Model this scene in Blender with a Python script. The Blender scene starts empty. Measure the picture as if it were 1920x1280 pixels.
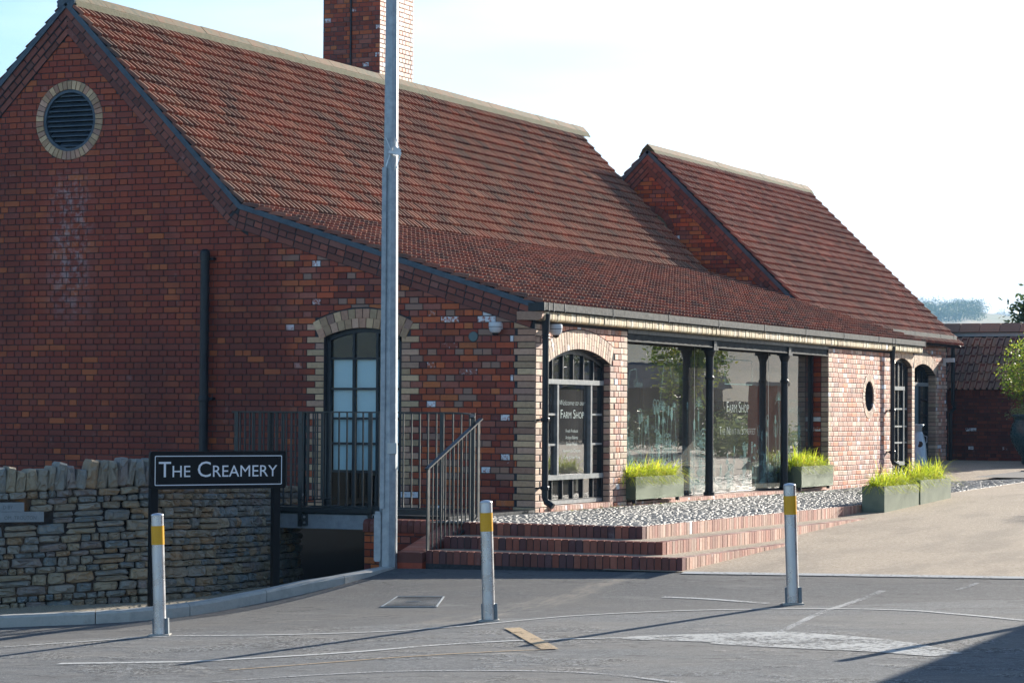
import bpy, math, random
from mathutils import Vector, Matrix, noise
from mathutils.geometry import tessellate_polygon
S = bpy.context.scene
C = S.collection
V = Vector
random.seed(7)

# ------------------------------------------------------------------ camera, world, sun, exposure
PHI = math.atan(2224 / 4890.); PITCH = 0.0278; ROLL = 0.006
fw0 = V((-math.sin(PHI), math.cos(PHI), 0)); rt0 = V((math.cos(PHI), math.sin(PHI), 0)); up0 = V((0, 0, 1))
FW = fw0 * math.cos(PITCH) + up0 * math.sin(PITCH)
u1 = up0 * math.cos(PITCH) - fw0 * math.sin(PITCH)
RT = rt0 * math.cos(ROLL) + u1 * math.sin(ROLL)
UP = u1 * math.cos(ROLL) - rt0 * math.sin(ROLL)
CAM = V((11.6, -26.14, 1.08))
cd = bpy.data.cameras.new('camera'); cam = bpy.data.objects.new('camera', cd); C.objects.link(cam)
M = Matrix.Identity(4)
for i in range(3):
    M[i][0] = RT[i]; M[i][1] = UP[i]; M[i][2] = -FW[i]; M[i][3] = CAM[i]
cam.matrix_world = M
cd.sensor_width = 36; cd.lens = 4890 / 1920 * 36; cd.clip_end = 9000; cd.clip_start = 0.3
S.camera = cam

SUN_AZ = math.radians(17.3); SUN_EL = math.radians(18.8)
w = bpy.data.worlds.new('World'); S.world = w; w.use_nodes = True
nt = w.node_tree; N = nt.nodes; L = nt.links
bg = N['Background']
sky = N.new('ShaderNodeTexSky'); sky.sky_type = 'NISHITA'; sky.sun_disc = False
sky.sun_elevation = SUN_EL; sky.sun_rotation = SUN_AZ; sky.dust_density = 0.35; sky.air_density = 0.9; sky.ozone_density = 2.4
tc = N.new('ShaderNodeTexCoord'); mp = N.new('ShaderNodeMapping'); mp.inputs['Scale'].default_value = (1.2, 1.2, 7.0)
nz = N.new('ShaderNodeTexNoise'); nz.inputs['Scale'].default_value = 2.2; nz.inputs['Detail'].default_value = 7
cr = N.new('ShaderNodeValToRGB'); cr.color_ramp.elements[0].position = 0.34; cr.color_ramp.elements[1].position = 0.78
mx = N.new('ShaderNodeMixRGB'); mx.inputs['Color2'].default_value = (9.0, 9.3, 9.8, 1)
sc_ = N.new('ShaderNodeMath'); sc_.operation = 'MULTIPLY'; sc_.inputs[1].default_value = 0.95
L.new(tc.outputs['Generated'], mp.inputs['Vector']); L.new(mp.outputs[0], nz.inputs['Vector'])
vd = N.new('ShaderNodeVectorMath'); vd.operation = 'DOT_PRODUCT'; vd.inputs[1].default_value = (math.sin(SUN_AZ) * 1.9, math.cos(SUN_AZ) * 1.9, -1.6)
L.new(tc.outputs['Generated'], vd.inputs[0])   # the cloud bank thickens towards the sun
ad = N.new('ShaderNodeMath'); ad.operation = 'ADD'; L.new(vd.outputs['Value'], ad.inputs[0]); sb = N.new('ShaderNodeMath'); sb.operation = 'MULTIPLY_ADD'; sb.inputs[1].default_value = .9; sb.inputs[2].default_value = -1.17
L.new(nz.outputs['Fac'], sb.inputs[0]); L.new(sb.outputs[0], ad.inputs[1]); L.new(ad.outputs[0], cr.inputs[0]); L.new(cr.outputs[0], sc_.inputs[0]); L.new(sc_.outputs[0], mx.inputs['Fac'])
L.new(sky.outputs[0], mx.inputs['Color1']); L.new(mx.outputs[0], bg.inputs['Color'])
bg.inputs['Strength'].default_value = 0.07
ld = bpy.data.lights.new('sun', 'SUN'); ld.energy = 4.6; ld.angle = math.radians(0.55); ld.color = (1.0, 0.92, 0.80)
sun = bpy.data.objects.new('sun', ld); C.objects.link(sun)
SD = V((math.sin(SUN_AZ) * math.cos(SUN_EL), math.cos(SUN_AZ) * math.cos(SUN_EL), math.sin(SUN_EL)))
sun.rotation_euler = SD.to_track_quat('Z', 'Y').to_euler(); sun.location = (20, 40, 30)
S.view_settings.view_transform = 'Standard'; S.view_settings.look = 'None'
S.view_settings.exposure = 1.6; S.view_settings.gamma = 1.0
S.render.engine = 'CYCLES'
S.cycles.max_bounces = 8; S.cycles.transparent_max_bounces = 12; S.cycles.sample_clamp_indirect = 8
S.cycles.volume_max_steps = 64

# ------------------------------------------------------------------ object helpers
def mk(name, verts, faces, mat=None, parent=None, smooth=False, kind=None, label=None, cat=None, group=None, mats=None, mi=None):
    me = bpy.data.meshes.new(name)
    me.from_pydata([tuple(v) for v in verts], [], faces)
    if mats:
        for m in mats: me.materials.append(m)
        if mi: me.polygons.foreach_set('material_index', mi)
    elif mat: me.materials.append(mat)
    if smooth: me.polygons.foreach_set('use_smooth', [True] * len(me.polygons))
    me.update()
    o = bpy.data.objects.new(name, me); C.objects.link(o)
    if parent: o.parent = parent
    tag(o, label, cat, group, kind)
    return o
def tag(o, label=None, cat=None, group=None, kind=None):
    if label: o['label'] = label
    if cat: o['category'] = cat
    if group: o['group'] = group
    if kind: o['kind'] = kind
    return o
def thing(name, label, cat, group=None, loc=None):
    o = bpy.data.objects.new(name, None); C.objects.link(o)
    o.empty_display_size = .1
    tag(o, label, cat, group)
    if loc is not None: o.location = loc
    return o
class G:
    """plain geometry collector"""
    def __init__(s): s.v = []; s.f = []
    def add(s, vs, fs):
        b = len(s.v); s.v += [V(x) for x in vs]; s.f += [[i + b for i in f] for f in fs]
        return s
    def box(s, a, b, fr=None):
        x0, y0, z0 = a; x1, y1, z1 = b
        vs = [V((x, y, z)) for x in (x0, x1) for y in (y0, y1) for z in (z0, z1)]
        if fr: vs = [fr @ p for p in vs]
        return s.add(vs, [(0, 1, 3, 2), (4, 6, 7, 5), (0, 4, 5, 1), (2, 3, 7, 6), (0, 2, 6, 4), (1, 5, 7, 3)])
    def bar(s, p, q, w, h=None, up=V((0, 0, 1))):
        p = V(p); q = V(q); h = h or w
        d = (q - p).normalized(); r = d.cross(up)
        if r.length < 1e-4: r = d.cross(V((1, 0, 0)))
        r.normalize(); t = r.cross(d)
        vs = []
        for e in (p, q):
            for a, b in ((-1, -1), (1, -1), (1, 1), (-1, 1)): vs.append(e + r * a * w / 2 + t * b * h / 2)
        return s.add(vs, [(3, 2, 1, 0), (4, 5, 6, 7), (0, 1, 5, 4), (1, 2, 6, 5), (2, 3, 7, 6), (3, 0, 4, 7)])
    def lathe(s, prof, n=16, o=(0, 0, 0), rot=None, cap=True):
        o = V(o); vs = []; fs = []
        for r, z in prof:
            for i in range(n):
                a = 2 * math.pi * (i + .5) / n; p = V((r * math.cos(a), r * math.sin(a), z))
                vs.append((rot @ p if rot else p) + o)
        for k in range(len(prof) - 1):
            for i in range(n):
                j = (i + 1) % n; fs.append((k * n + i, k * n + j, (k + 1) * n + j, (k + 1) * n + i))
        if cap:
            fs.append(tuple(range(n))[::-1]); fs.append(tuple((len(prof) - 1) * n + i for i in range(n)))
        return s.add(vs, fs)
    def tube(s, pts, r, n=8):
        pts = [V(p) for p in pts]; rs = r if isinstance(r, (list, tuple)) else [r] * len(pts)
        vs = []; fs = []; ref = V((0.13, .21, .97)).normalized()
        for i, p in enumerate(pts):
            d = (pts[min(i + 1, len(pts) - 1)] - pts[max(i - 1, 0)]).normalized()
            a = d.cross(ref)
            if a.length < .05: a = d.cross(V((1, 0, 0)))
            a.normalize(); b = d.cross(a)
            for k in range(n):
                t = 2 * math.pi * k / n; vs.append(p + (a * math.cos(t) + b * math.sin(t)) * rs[i])
        for i in range(len(pts) - 1):
            for k in range(n):
                j = (k + 1) % n; fs.append((i * n + k, i * n + j, (i + 1) * n + j, (i + 1) * n + k))
        fs.append(tuple(range(n))[::-1]); fs.append(tuple((len(pts) - 1) * n + k for k in range(n)))
        return s.add(vs, fs)
    def prism(s, poly, d):
        """poly: list of 3d points, extruded by vector d"""
        n = len(poly); vs = [V(p) for p in poly] + [V(p) + V(d) for p in poly]
        fs = [tuple(range(n))[::-1], tuple(range(n, 2 * n))]
        for i in range(n):
            j = (i + 1) % n; fs.append((i, j, n + j, n + i))
        return s.add(vs, fs)
    def obj(s, name, mat=None, parent=None, **k): return mk(name, s.v, s.f, mat, parent, **k)

def score(p, area, nrm=None):
    """size in view, used only to pick which alike pieces become single parts"""
    d = V(p) - CAM; z = d.dot(FW)
    if z < 1: return 0
    x = d.dot(RT) / z; y = d.dot(UP) / z
    k = 1.0
    if abs(x) > .198 or abs(y) > .132: k = .01
    if nrm is not None:
        c = -nrm.dot(d.normalized())
        k *= max(c, .02)
    return k * area / (z * z)

class Pool:
    """alike pieces: those largest in view become single parts, the rest one part kept as stuff"""
    def __init__(s, name, mat, parent, limit=300, smooth=False): s.n = name; s.m = mat; s.p = parent; s.l = limit; s.it = []; s.sm = smooth
    def add(s, vs, fs, sc): s.it.append((sc, vs, fs, None))
    def inst(s, proto, mat4, sc): s.it.append((sc, proto, None, mat4))
    def done(s, rest=None):
        it = sorted(s.it, key=lambda t: -t[0])
        cache = {}
        for sc, vs, fs, m4 in it[:s.l]:
            if m4 is not None:
                if id(vs) not in cache:
                    me = bpy.data.meshes.new(s.n); me.from_pydata([tuple(v) for v in vs[0]], [], vs[1]); me.materials.append(s.m)
                    if s.sm: me.polygons.foreach_set('use_smooth', [True] * len(me.polygons))
                    cache[id(vs)] = me
                o = bpy.data.objects.new(s.n, cache[id(vs)]); C.objects.link(o); o.parent = s.p; o.matrix_local = m4
            else:
                c = sum(vs, V((0, 0, 0))) / len(vs)
                o = mk(s.n, [v - c for v in vs], fs, s.m, s.p, smooth=s.sm); o.location = c
        if len(it) > s.l:
            g = G()
            for sc, vs, fs, m4 in it[s.l:]:
                if m4 is not None: g.add([m4 @ V(v) for v in vs[0]], vs[1])
                else: g.add(vs, fs)
            g.obj(rest or s.n, s.m, s.p, kind='stuff', smooth=s.sm)

# ------------------------------------------------------------------ materials
def mat(name, build=None, color=(.5, .5, .5), rough=.7, metal=0., spec=.5):
    m = bpy.data.materials.new(name); m.use_nodes = True
    n = m.node_tree.nodes; l = m.node_tree.links; b = n['Principled BSDF']
    b.inputs['Base Color'].default_value = (*color, 1); b.inputs['Roughness'].default_value = rough
    b.inputs['Metallic'].default_value = metal; b.inputs['Specular IOR Level'].default_value = spec
    if build: build(m, n, l, b)
    return m
class NB:
    def __init__(s, n, l): s.n = n; s.l = l
    def pos(s):
        if not hasattr(s, '_p'): s._p = s.n.new('ShaderNodeNewGeometry')
        return s._p.outputs['Position']
    def noise(s, scale, detail=4, rough=.55, vec=None, mapscale=None, obj=False, w=None):
        t = s.n.new('ShaderNodeTexNoise'); t.inputs['Scale'].default_value = scale; t.inputs['Detail'].default_value = detail; t.inputs['Roughness'].default_value = rough
        v = vec or s.pos()
        if mapscale:
            mm = s.n.new('ShaderNodeMapping'); mm.inputs['Scale'].default_value = mapscale; s.l.new(v, mm.inputs['Vector']); v = mm.outputs[0]
        s.l.new(v, t.inputs['Vector']); return t.outputs['Fac']
    def rnd(s):
        oi = s.n.new('ShaderNodeObjectInfo'); g = s.n.new('ShaderNodeNewGeometry')
        return s.math('FRACT', s.math('ADD', s.math('MULTIPLY', oi.outputs['Random'], 7.31), s.math('MULTIPLY', g.outputs['Random Per Island'], 3.77)))
    def rehash(s, x, k): return s.math('FRACT', s.math('MULTIPLY', x, k))
    def math(s, op, a, b=None, c=None):
        m = s.n.new('ShaderNodeMath'); m.operation = op
        for i, x in enumerate((a, b, c)):
            if x is None: continue
            if isinstance(x, (int, float)): m.inputs[i].default_value = x
            else: s.l.new(x, m.inputs[i])
        return m.outputs[0]
    def ramp(s, fac, stops, interp='LINEAR'):
        r = s.n.new('ShaderNodeValToRGB'); r.color_ramp.interpolation = interp
        e = r.color_ramp.elements
        while len(e) < len(stops): e.new(.5)
        for i, (p, c) in enumerate(stops):
            e[i].position = p; e[i].color = (*c, 1) if not isinstance(c, (int, float)) else (c, c, c, 1)
        s.l.new(fac, r.inputs[0]); return r.outputs[0]
    def mix(s, fac, a, b, mode='MIX'):
        m = s.n.new('ShaderNodeMixRGB'); m.blend_type = mode
        for i, x in ((0, fac), (1, a), (2, b)):
            if isinstance(x, (int, float)): m.inputs[i].default_value = x if i == 0 else (x, x, x, 1)
            elif isinstance(x, tuple): m.inputs[i].default_value = (*x, 1)
            else: s.l.new(x, m.inputs[i])
        return m.outputs[0]
    def bump(s, b, h, strength=.3, dist=.01):
        u = s.n.new('ShaderNodeBump'); u.inputs['Strength'].default_value = strength; u.inputs['Distance'].default_value = dist
        s.l.new(h, u.inputs['Height']); s.l.new(u.outputs[0], b.inputs['Normal'])
    def sep(s):
        x = s.n.new('ShaderNodeSeparateXYZ'); s.l.new(s.pos(), x.inputs[0]); return x.outputs
    def sstep(s, x, a, b):
        m = s.n.new('ShaderNodeMapRange'); m.interpolation_type = 'SMOOTHSTEP'
        s.l.new(x, m.inputs[0]); m.inputs[1].default_value = a; m.inputs[2].default_value = b; return m.outputs[0]

def brickmat(name, stops, white=.06, sootz=None, damp=True, rough=.55, old=False):
    def f(m, n, l, b):
        q = NB(n, l); r = q.rnd(); r2 = q.rehash(r, 17.13); r3 = q.rehash(r, 41.7)
        col = q.ramp(r, stops, 'CONSTANT')
        # fired mottling inside each brick
        mo = q.noise(22, 5, .65); col = q.mix(q.math('MULTIPLY', q.sstep(mo, .42, .68), .45), col, q.mix(.5, col, (.10, .035, .022)))
        val = q.math('ADD', q.math('MULTIPLY', r2, .55), .72)
        hs = n.new('ShaderNodeHueSaturation'); l.new(val, hs.inputs['Value']); l.new(col, hs.inputs['Color']); col = hs.outputs[0]
        if old:
            xyz = q.sep()
            # weathered, tinted-down older brickwork on the left of the gable, newer bricks to the right and under the verge
            big = q.noise(1.1, 3, .6)
            edge = q.math('ADD', xyz[0], q.math('MULTIPLY', q.math('SUBTRACT', big, .5), 1.6))
            newer = q.sstep(edge, -3.15, -2.75)
            hi = q.sstep(q.math('ADD', xyz[2], q.math('MULTIPLY', xyz[0], .31)), 1.35, 1.75)
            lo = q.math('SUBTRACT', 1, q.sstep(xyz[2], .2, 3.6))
            pat = q.sstep(q.noise(.9, 2, .5, mapscale=(1, 1, 1.7)), .42, .62)
            oldc = q.mix(.60, col, (.27, .036, .014))
            stn = q.sstep(q.noise(.75, 5, .65, mapscale=(1, 1, .55)), .46, .60); oldc = q.mix(q.math('MULTIPLY', stn, .45), oldc, (.095, .017, .010))
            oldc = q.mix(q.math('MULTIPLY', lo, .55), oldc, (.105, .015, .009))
            om = q.math('MULTIPLY', q.math('LESS_THAN', r3, .11), pat)
            oldc = q.mix(q.math('MULTIPLY', om, .75), oldc, (.46, .115, .028))
            col = q.mix(newer, oldc, col)
            # lime bloom streak below the round vent
            sx = q.math('SUBTRACT', 1, q.sstep(q.math('ABSOLUTE', q.math('ADD', xyz[0], 6.1)), .08, .42))
            sz = q.math('MULTIPLY', q.sstep(xyz[2], 1.9, 2.7), q.math('SUBTRACT', 1, q.sstep(xyz[2], 3.6, 4.1)))
            st = q.math('MULTIPLY', q.math('MULTIPLY', sx, sz), q.sstep(q.noise(9, 6, .7), .44, .64))
            col = q.mix(q.math('MULTIPLY', st, .55), col, (.42, .38, .38))
            hp = q.math('MULTIPLY', newer, q.math('LESS_THAN', q.math('ABSOLUTE', q.math('SUBTRACT', r3, .40)), .055)); col = q.mix(q.math('MULTIPLY', hp, .75), col, (.30, .205, .15))
            wl = q.math('MULTIPLY', newer, 1.0)
        else: wl = 1.0
        # white lime patches on a few bricks
        pk = q.math('LESS_THAN', r3, white)
        wn = q.sstep(q.math('ADD', q.noise(26, 6, .7), q.math('MULTIPLY', q.math('SUBTRACT', r2, .5), .35)), .44, .58)
        wf = q.math('MULTIPLY', q.math('MULTIPLY', pk, wn), wl)
        col = q.mix(wf, col, (.72, .72, .74))
        pk2 = q.math('MULTIPLY', q.math('GREATER_THAN', r3, .72), q.sstep(q.noise(7, 6, .75), .55, .75))
        col = q.mix(q.math('MULTIPLY', pk2, .28), col, (.42, .35, .34))
        l.new(col, b.inputs['Base Color'])
        l.new(q.math('ADD', q.math('MULTIPLY', mo, .3), rough - .15), b.inputs['Roughness'])
        b.inputs['Specular IOR Level'].default_value = .35
        q.bump(b, q.noise(120, 5, .7), .35, .004)
    return mat(name, f)
RED = [(0, (.36, .068, .024)), (.14, (.44, .095, .026)), (.28, (.29, .050, .022)), (.42, (.50, .14, .040)), (.5, (.31, .090, .056)), (.62, (.25, .040, .020)), (.76, (.40, .070, .022)), (.88, (.27, .085, .058)), (.95, (.18, .042, .032))]
FAC = [(0, (.50, .25, .18)), (.16, (.58, .34, .25)), (.32, (.45, .21, .15)), (.46, (.62, .44, .33)), (.6, (.52, .27, .20)), (.72, (.56, .20, .10)), (.82, (.64, .46, .38)), (.93, (.40, .24, .21))]
BUF = [(0, (.56, .42, .29)), (.25, (.50, .35, .25)), (.45, (.57, .43, .32)), (.65, (.50, .32, .24)), (.8, (.54, .39, .28)), (.93, (.42, .28, .22))]
BUFG = [(0, (.56, .37, .21)), (.25, (.50, .31, .18)), (.45, (.50, .30, .20)), (.65, (.46, .25, .16)), (.8, (.55, .38, .22)), (.93, (.38, .22, .16))]
STP = [(0, (.17, .050, .036)), (.3, (.24, .062, .036)), (.55, (.12, .036, .034)), (.75, (.28, .085, .05)), (.9, (.09, .035, .037))]
PLN = [(0, (.20, .055, .038)), (.3, (.23, .064, .040)), (.6, (.175, .050, .036)), (.85, (.20, .075, .056))]
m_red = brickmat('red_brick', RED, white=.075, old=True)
m_fac = brickmat('sunlit_pink_brick', FAC, white=.06)  # the gable's brick again, sunlit paleness put into its colour
m_buf = brickmat('buff_brick', BUF, white=.02)
m_bufg = brickmat('buff_gable_brick', BUFG, white=.01)
m_step = brickmat('step_brick', STP, white=.0)
m_stepside = brickmat('step_brick_side', [(0, (.40, .22, .17)), (.3, (.46, .28, .21)), (.55, (.36, .17, .13)), (.8, (.50, .34, .27))], white=.03)
m_verge = brickmat('verge_brick', PLN, white=.0)
m_redn = brickmat('red_brick_plain', RED, white=.02)
m_dbrick = brickmat('dark_red_brick', [(0, (.13, .030, .022)), (.4, (.17, .042, .026)), (.75, (.10, .026, .022))], white=.01)
m_wellshade = brickmat('shaded_well_brick', [(0, (.016, .010, .009)), (.4, (.022, .012, .010)), (.7, (.012, .010, .010))], white=.0)  # dark brick taken near black, the well's deep shade put into its colour
m_cor = brickmat('corbel_brick', [(0, (.50, .42, .26)), (.2, (.42, .33, .19)), (.4, (.52, .46, .31)), (.6, (.38, .30, .18)), (.8, (.46, .38, .25)), (.9, (.55, .50, .38))], white=.01)
def f(m, n, l, b):
    q = NB(n, l); l.new(q.ramp(q.noise(40, 4), [(.3, (.022, .023, .028)), (.7, (.055, .055, .06))]), b.inputs['Base Color']); q.bump(b, q.noise(150, 3), .4, .004)
m_mortar = mat('mortar', f, rough=.95)
def f(m, n, l, b):
    q = NB(n, l); l.new(q.ramp(q.noise(30, 4), [(.3, (.07, .07, .07)), (.7, (.14, .135, .13))]), b.inputs['Base Color']); q.bump(b, q.noise(150, 3), .4, .004)
m_mortarl = mat('mortar_grey', f, rough=.95)
def tilemat(name, stops, lich=.5):
    def f(m, n, l, b):
        q = NB(n, l); r = q.rnd(); col = q.ramp(r, stops, 'CONSTANT')
        s = q.sstep(q.noise(14, 6, .7), .5, .72); col = q.mix(q.math('MULTIPLY', s, .6), col, (.035, .026, .022))
        s = q.sstep(q.noise(38, 5, .75), .56, .7); s2 = q.sstep(q.noise(1.3, 3, .6), .42, .62)
        col = q.mix(q.math('MULTIPLY', q.math('MULTIPLY', s, s2), lich), col, (.34, .30, .19))
        val = q.math('ADD', q.math('MULTIPLY', q.rehash(r, 23.7), .34), .83)
        age = q.sstep(q.noise(.45, 5, .65), .42, .62); col = q.mix(q.math('MULTIPLY', age, .22), col, (.085, .052, .036))
        moss = q.math('MULTIPLY', q.sstep(q.noise(5, 6, .75), .53, .64), .6); col = q.mix(moss, col, (.075, .058, .035))
        hs = n.new('ShaderNodeHueSaturation'); l.new(val, hs.inputs['Value']); l.new(col, hs.inputs['Color'])
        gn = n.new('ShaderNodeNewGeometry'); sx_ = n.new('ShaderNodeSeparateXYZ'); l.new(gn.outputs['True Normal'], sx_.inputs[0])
        # sunlight and shade put into the colour: rib tops lightened, flanks darkened by normal
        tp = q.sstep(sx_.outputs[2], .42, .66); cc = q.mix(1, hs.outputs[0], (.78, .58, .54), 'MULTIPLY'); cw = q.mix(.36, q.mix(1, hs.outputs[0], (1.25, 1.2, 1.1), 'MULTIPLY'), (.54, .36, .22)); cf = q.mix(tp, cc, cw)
        l.new(cf, b.inputs['Base Color']); b.inputs['Roughness'].default_value = .6
        q.bump(b, q.noise(90, 4, .7), .3, .004)
    return mat(name, f)
TIL = [(0, (0.3046, 0.1174, 0.0666)), (0.16, (0.2401, 0.0989, 0.0577)), (0.32, (0.3601, 0.159, 0.0928)), (0.46, (0.2032, 0.0924, 0.0595)), (0.58, (0.3323, 0.1313, 0.0718)), (0.7, (0.2493, 0.1358, 0.0892)), (0.8, (0.1571, 0.0897, 0.0648)), (0.86, (0.3139, 0.1035, 0.0516)), (0.95, (0.3969, 0.2051, 0.1217))]
m_tile = tilemat('clay_tile', TIL)
m_tile2 = tilemat('clay_tile_warm', [(0, (.36, .14, .085)), (.2, (.30, .11, .07)), (.4, (.42, .18, .12)), (.6, (.27, .11, .08)), (.75, (.38, .19, .14)), (.9, (.24, .10, .075))], .3)
m_tile3 = tilemat('clay_tile_dark', [(0, (.20, .05, .034)), (.3, (.28, .08, .044)), (.55, (.12, .04, .032)), (.8, (.36, .12, .06))], .2)
def ridge(g):
    def f(m, n, l, b):
        q = NB(n, l); c = q.ramp(q.noise(5, 7, .7), [(.34, (.035, .032, .022)), (.43, (.10, .085, .05)), (.54, (.17, .085, .038)), (.66, (.20, .072, .036))])
        c = q.mix(g, c, q.ramp(q.noise(18, 6, .75), [(.36, (.048, .055, .022)), (.6, (.095, .09, .055))]))
        l.new(c, b.inputs['Base Color']); q.bump(b, q.noise(60, 5, .7), .5, .006)
    return f
m_ridge = mat('ridge_tile', ridge(.45), rough=.85)
m_bed = mat('ridge_mortar', ridge(.95), rough=.95)
def dirtmetal(c1, c2, rough, metal, sc=6):
    def f(m, n, l, b):
        q = NB(n, l); l.new(q.ramp(q.noise(sc, 6, .65), [(.35, c1), (.65, c2)]), b.inputs['Base Color'])
        l.new(q.ramp(q.noise(sc * 3, 4), [(.3, rough - .1), (.7, rough + .12)]), b.inputs['Roughness']); b.inputs['Metallic'].default_value = metal
    return f
m_dark = mat('dark_paint', dirtmetal((.009, .013, .018), (.016, .021, .028), .38, 0), spec=.35)
m_rail = mat('rail_paint', dirtmetal((.014, .019, .021), (.024, .030, .031), .36, 0))
m_gut = mat('gutter_paint', dirtmetal((.024, .030, .034), (.050, .057, .060), .7, .0, 9), spec=.12)
m_frame = mat('window_frame_grey', dirtmetal((.16, .175, .18), (.26, .28, .28), .4, .0, 12))
m_flash = mat('verge_lead', dirtmetal((.040, .062, .085), (.070, .098, .125), .5, .3, 8))
m_galv = mat('galvanised_steel', dirtmetal((.27, .31, .34), (.38, .42, .45), .46, .45, 14))
m_galvd = mat('galvanised_dark', dirtmetal((.13, .155, .175), (.20, .23, .25), .5, .45, 14))
m_steel = mat('stainless_steel', dirtmetal((.56, .57, .59), (.62, .63, .65), .30, .85, 2.5))
m_yel = mat('yellow_band', color=(.72, .36, .005), rough=.35)
m_white = mat('white_plastic', color=(.62, .64, .66), rough=.35)
m_black = mat('black_gloss', color=(.004, .005, .007), rough=.45, spec=.2)
m_sw = mat('sign_white', color=(.78, .80, .84), rough=.5)
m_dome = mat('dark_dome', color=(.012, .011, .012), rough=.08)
m_vent = mat('vent_disc', color=(.10, .15, .15), rough=.6)
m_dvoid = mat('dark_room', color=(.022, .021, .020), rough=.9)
m_floor = mat('shop_floor', color=(.16, .14, .12), rough=.6)
m_blind = mat('white_blind', color=(.58, .80, .84), rough=.8)
m_label = mat('label_grey', color=(.50, .52, .50), rough=.5)
def f(m, n, l, b):
    q = NB(n, l); out = n['Material Output']
    g = n.new('ShaderNodeBsdfGlossy'); g.inputs['Roughness'].default_value = 0.0; g.inputs['Color'].default_value = (1, 1, 1, 1)
    t = n.new('ShaderNodeBsdfTransparent'); t.inputs['Color'].default_value = (.62, .68, .66, 1)
    fr = n.new('ShaderNodeFresnel'); fr.inputs['IOR'].default_value = 2.05
    bu = n.new('ShaderNodeBump'); bu.inputs['Strength'].default_value = .05; bu.inputs['Distance'].default_value = .02
    l.new(q.noise(1.6, 2), bu.inputs['Height']); l.new(bu.outputs[0], g.inputs['Normal'])
    mxs = n.new('ShaderNodeMixShader'); l.new(fr.outputs[0], mxs.inputs[0]); l.new(t.outputs[0], mxs.inputs[1]); l.new(g.outputs[0], mxs.inputs[2])
    du = n.new('ShaderNodeBsdfDiffuse'); du.inputs['Color'].default_value = (.75, .73, .70, 1); m2 = n.new('ShaderNodeMixShader')   # film of dust on the pane
    l.new(q.ramp(q.noise(1.2, 4), [(.3, .03), (.7, .065)]), m2.inputs[0]); l.new(mxs.outputs[0], m2.inputs[1]); l.new(du.outputs[0], m2.inputs[2])
    l.new(m2.outputs[0], out.inputs['Surface'])
m_glass = mat('window_glass', f)
def f(m, n, l, b):
    out = n['Material Output']; g = n.new('ShaderNodeBsdfGlossy'); g.inputs['Roughness'].default_value = 0.0
    t = n.new('ShaderNodeBsdfTransparent'); t.inputs['Color'].default_value = (.93, .97, 1, 1); fr = n.new('ShaderNodeFresnel'); fr.inputs['IOR'].default_value = 1.5
    mxs = n.new('ShaderNodeMixShader'); l.new(fr.outputs[0], mxs.inputs[0]); l.new(t.outputs[0], mxs.inputs[1]); l.new(g.outputs[0], mxs.inputs[2]); l.new(mxs.outputs[0], out.inputs['Surface'])
m_glassc = mat('clear_window_glass', f)
def f(m, n, l, b):
    q = NB(n, l); out = n['Material Output']
    d = n.new('ShaderNodeBsdfDiffuse'); d.inputs['Color'].default_value = (.34, .56, .53, 1)
    t = n.new('ShaderNodeBsdfTransparent')
    mxs = n.new('ShaderNodeMixShader'); mxs.inputs[0].default_value = .36; l.new(t.outputs[0], mxs.inputs[1]); l.new(d.outputs[0], mxs.inputs[2])
    l.new(mxs.outputs[0], out.inputs['Surface'])
m_print = mat('etched_print', f)
def f(m, n, l, b):
    out = n['Material Output']; d = n.new('ShaderNodeBsdfDiffuse'); d.inputs['Color'].default_value = (.70, .80, .76, 1); t = n.new('ShaderNodeBsdfTransparent')
    mxs = n.new('ShaderNodeMixShader'); mxs.inputs[0].default_value = .72; l.new(t.outputs[0], mxs.inputs[1]); l.new(d.outputs[0], mxs.inputs[2]); l.new(mxs.outputs[0], out.inputs['Surface'])
m_letter = mat('window_lettering', f)
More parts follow.
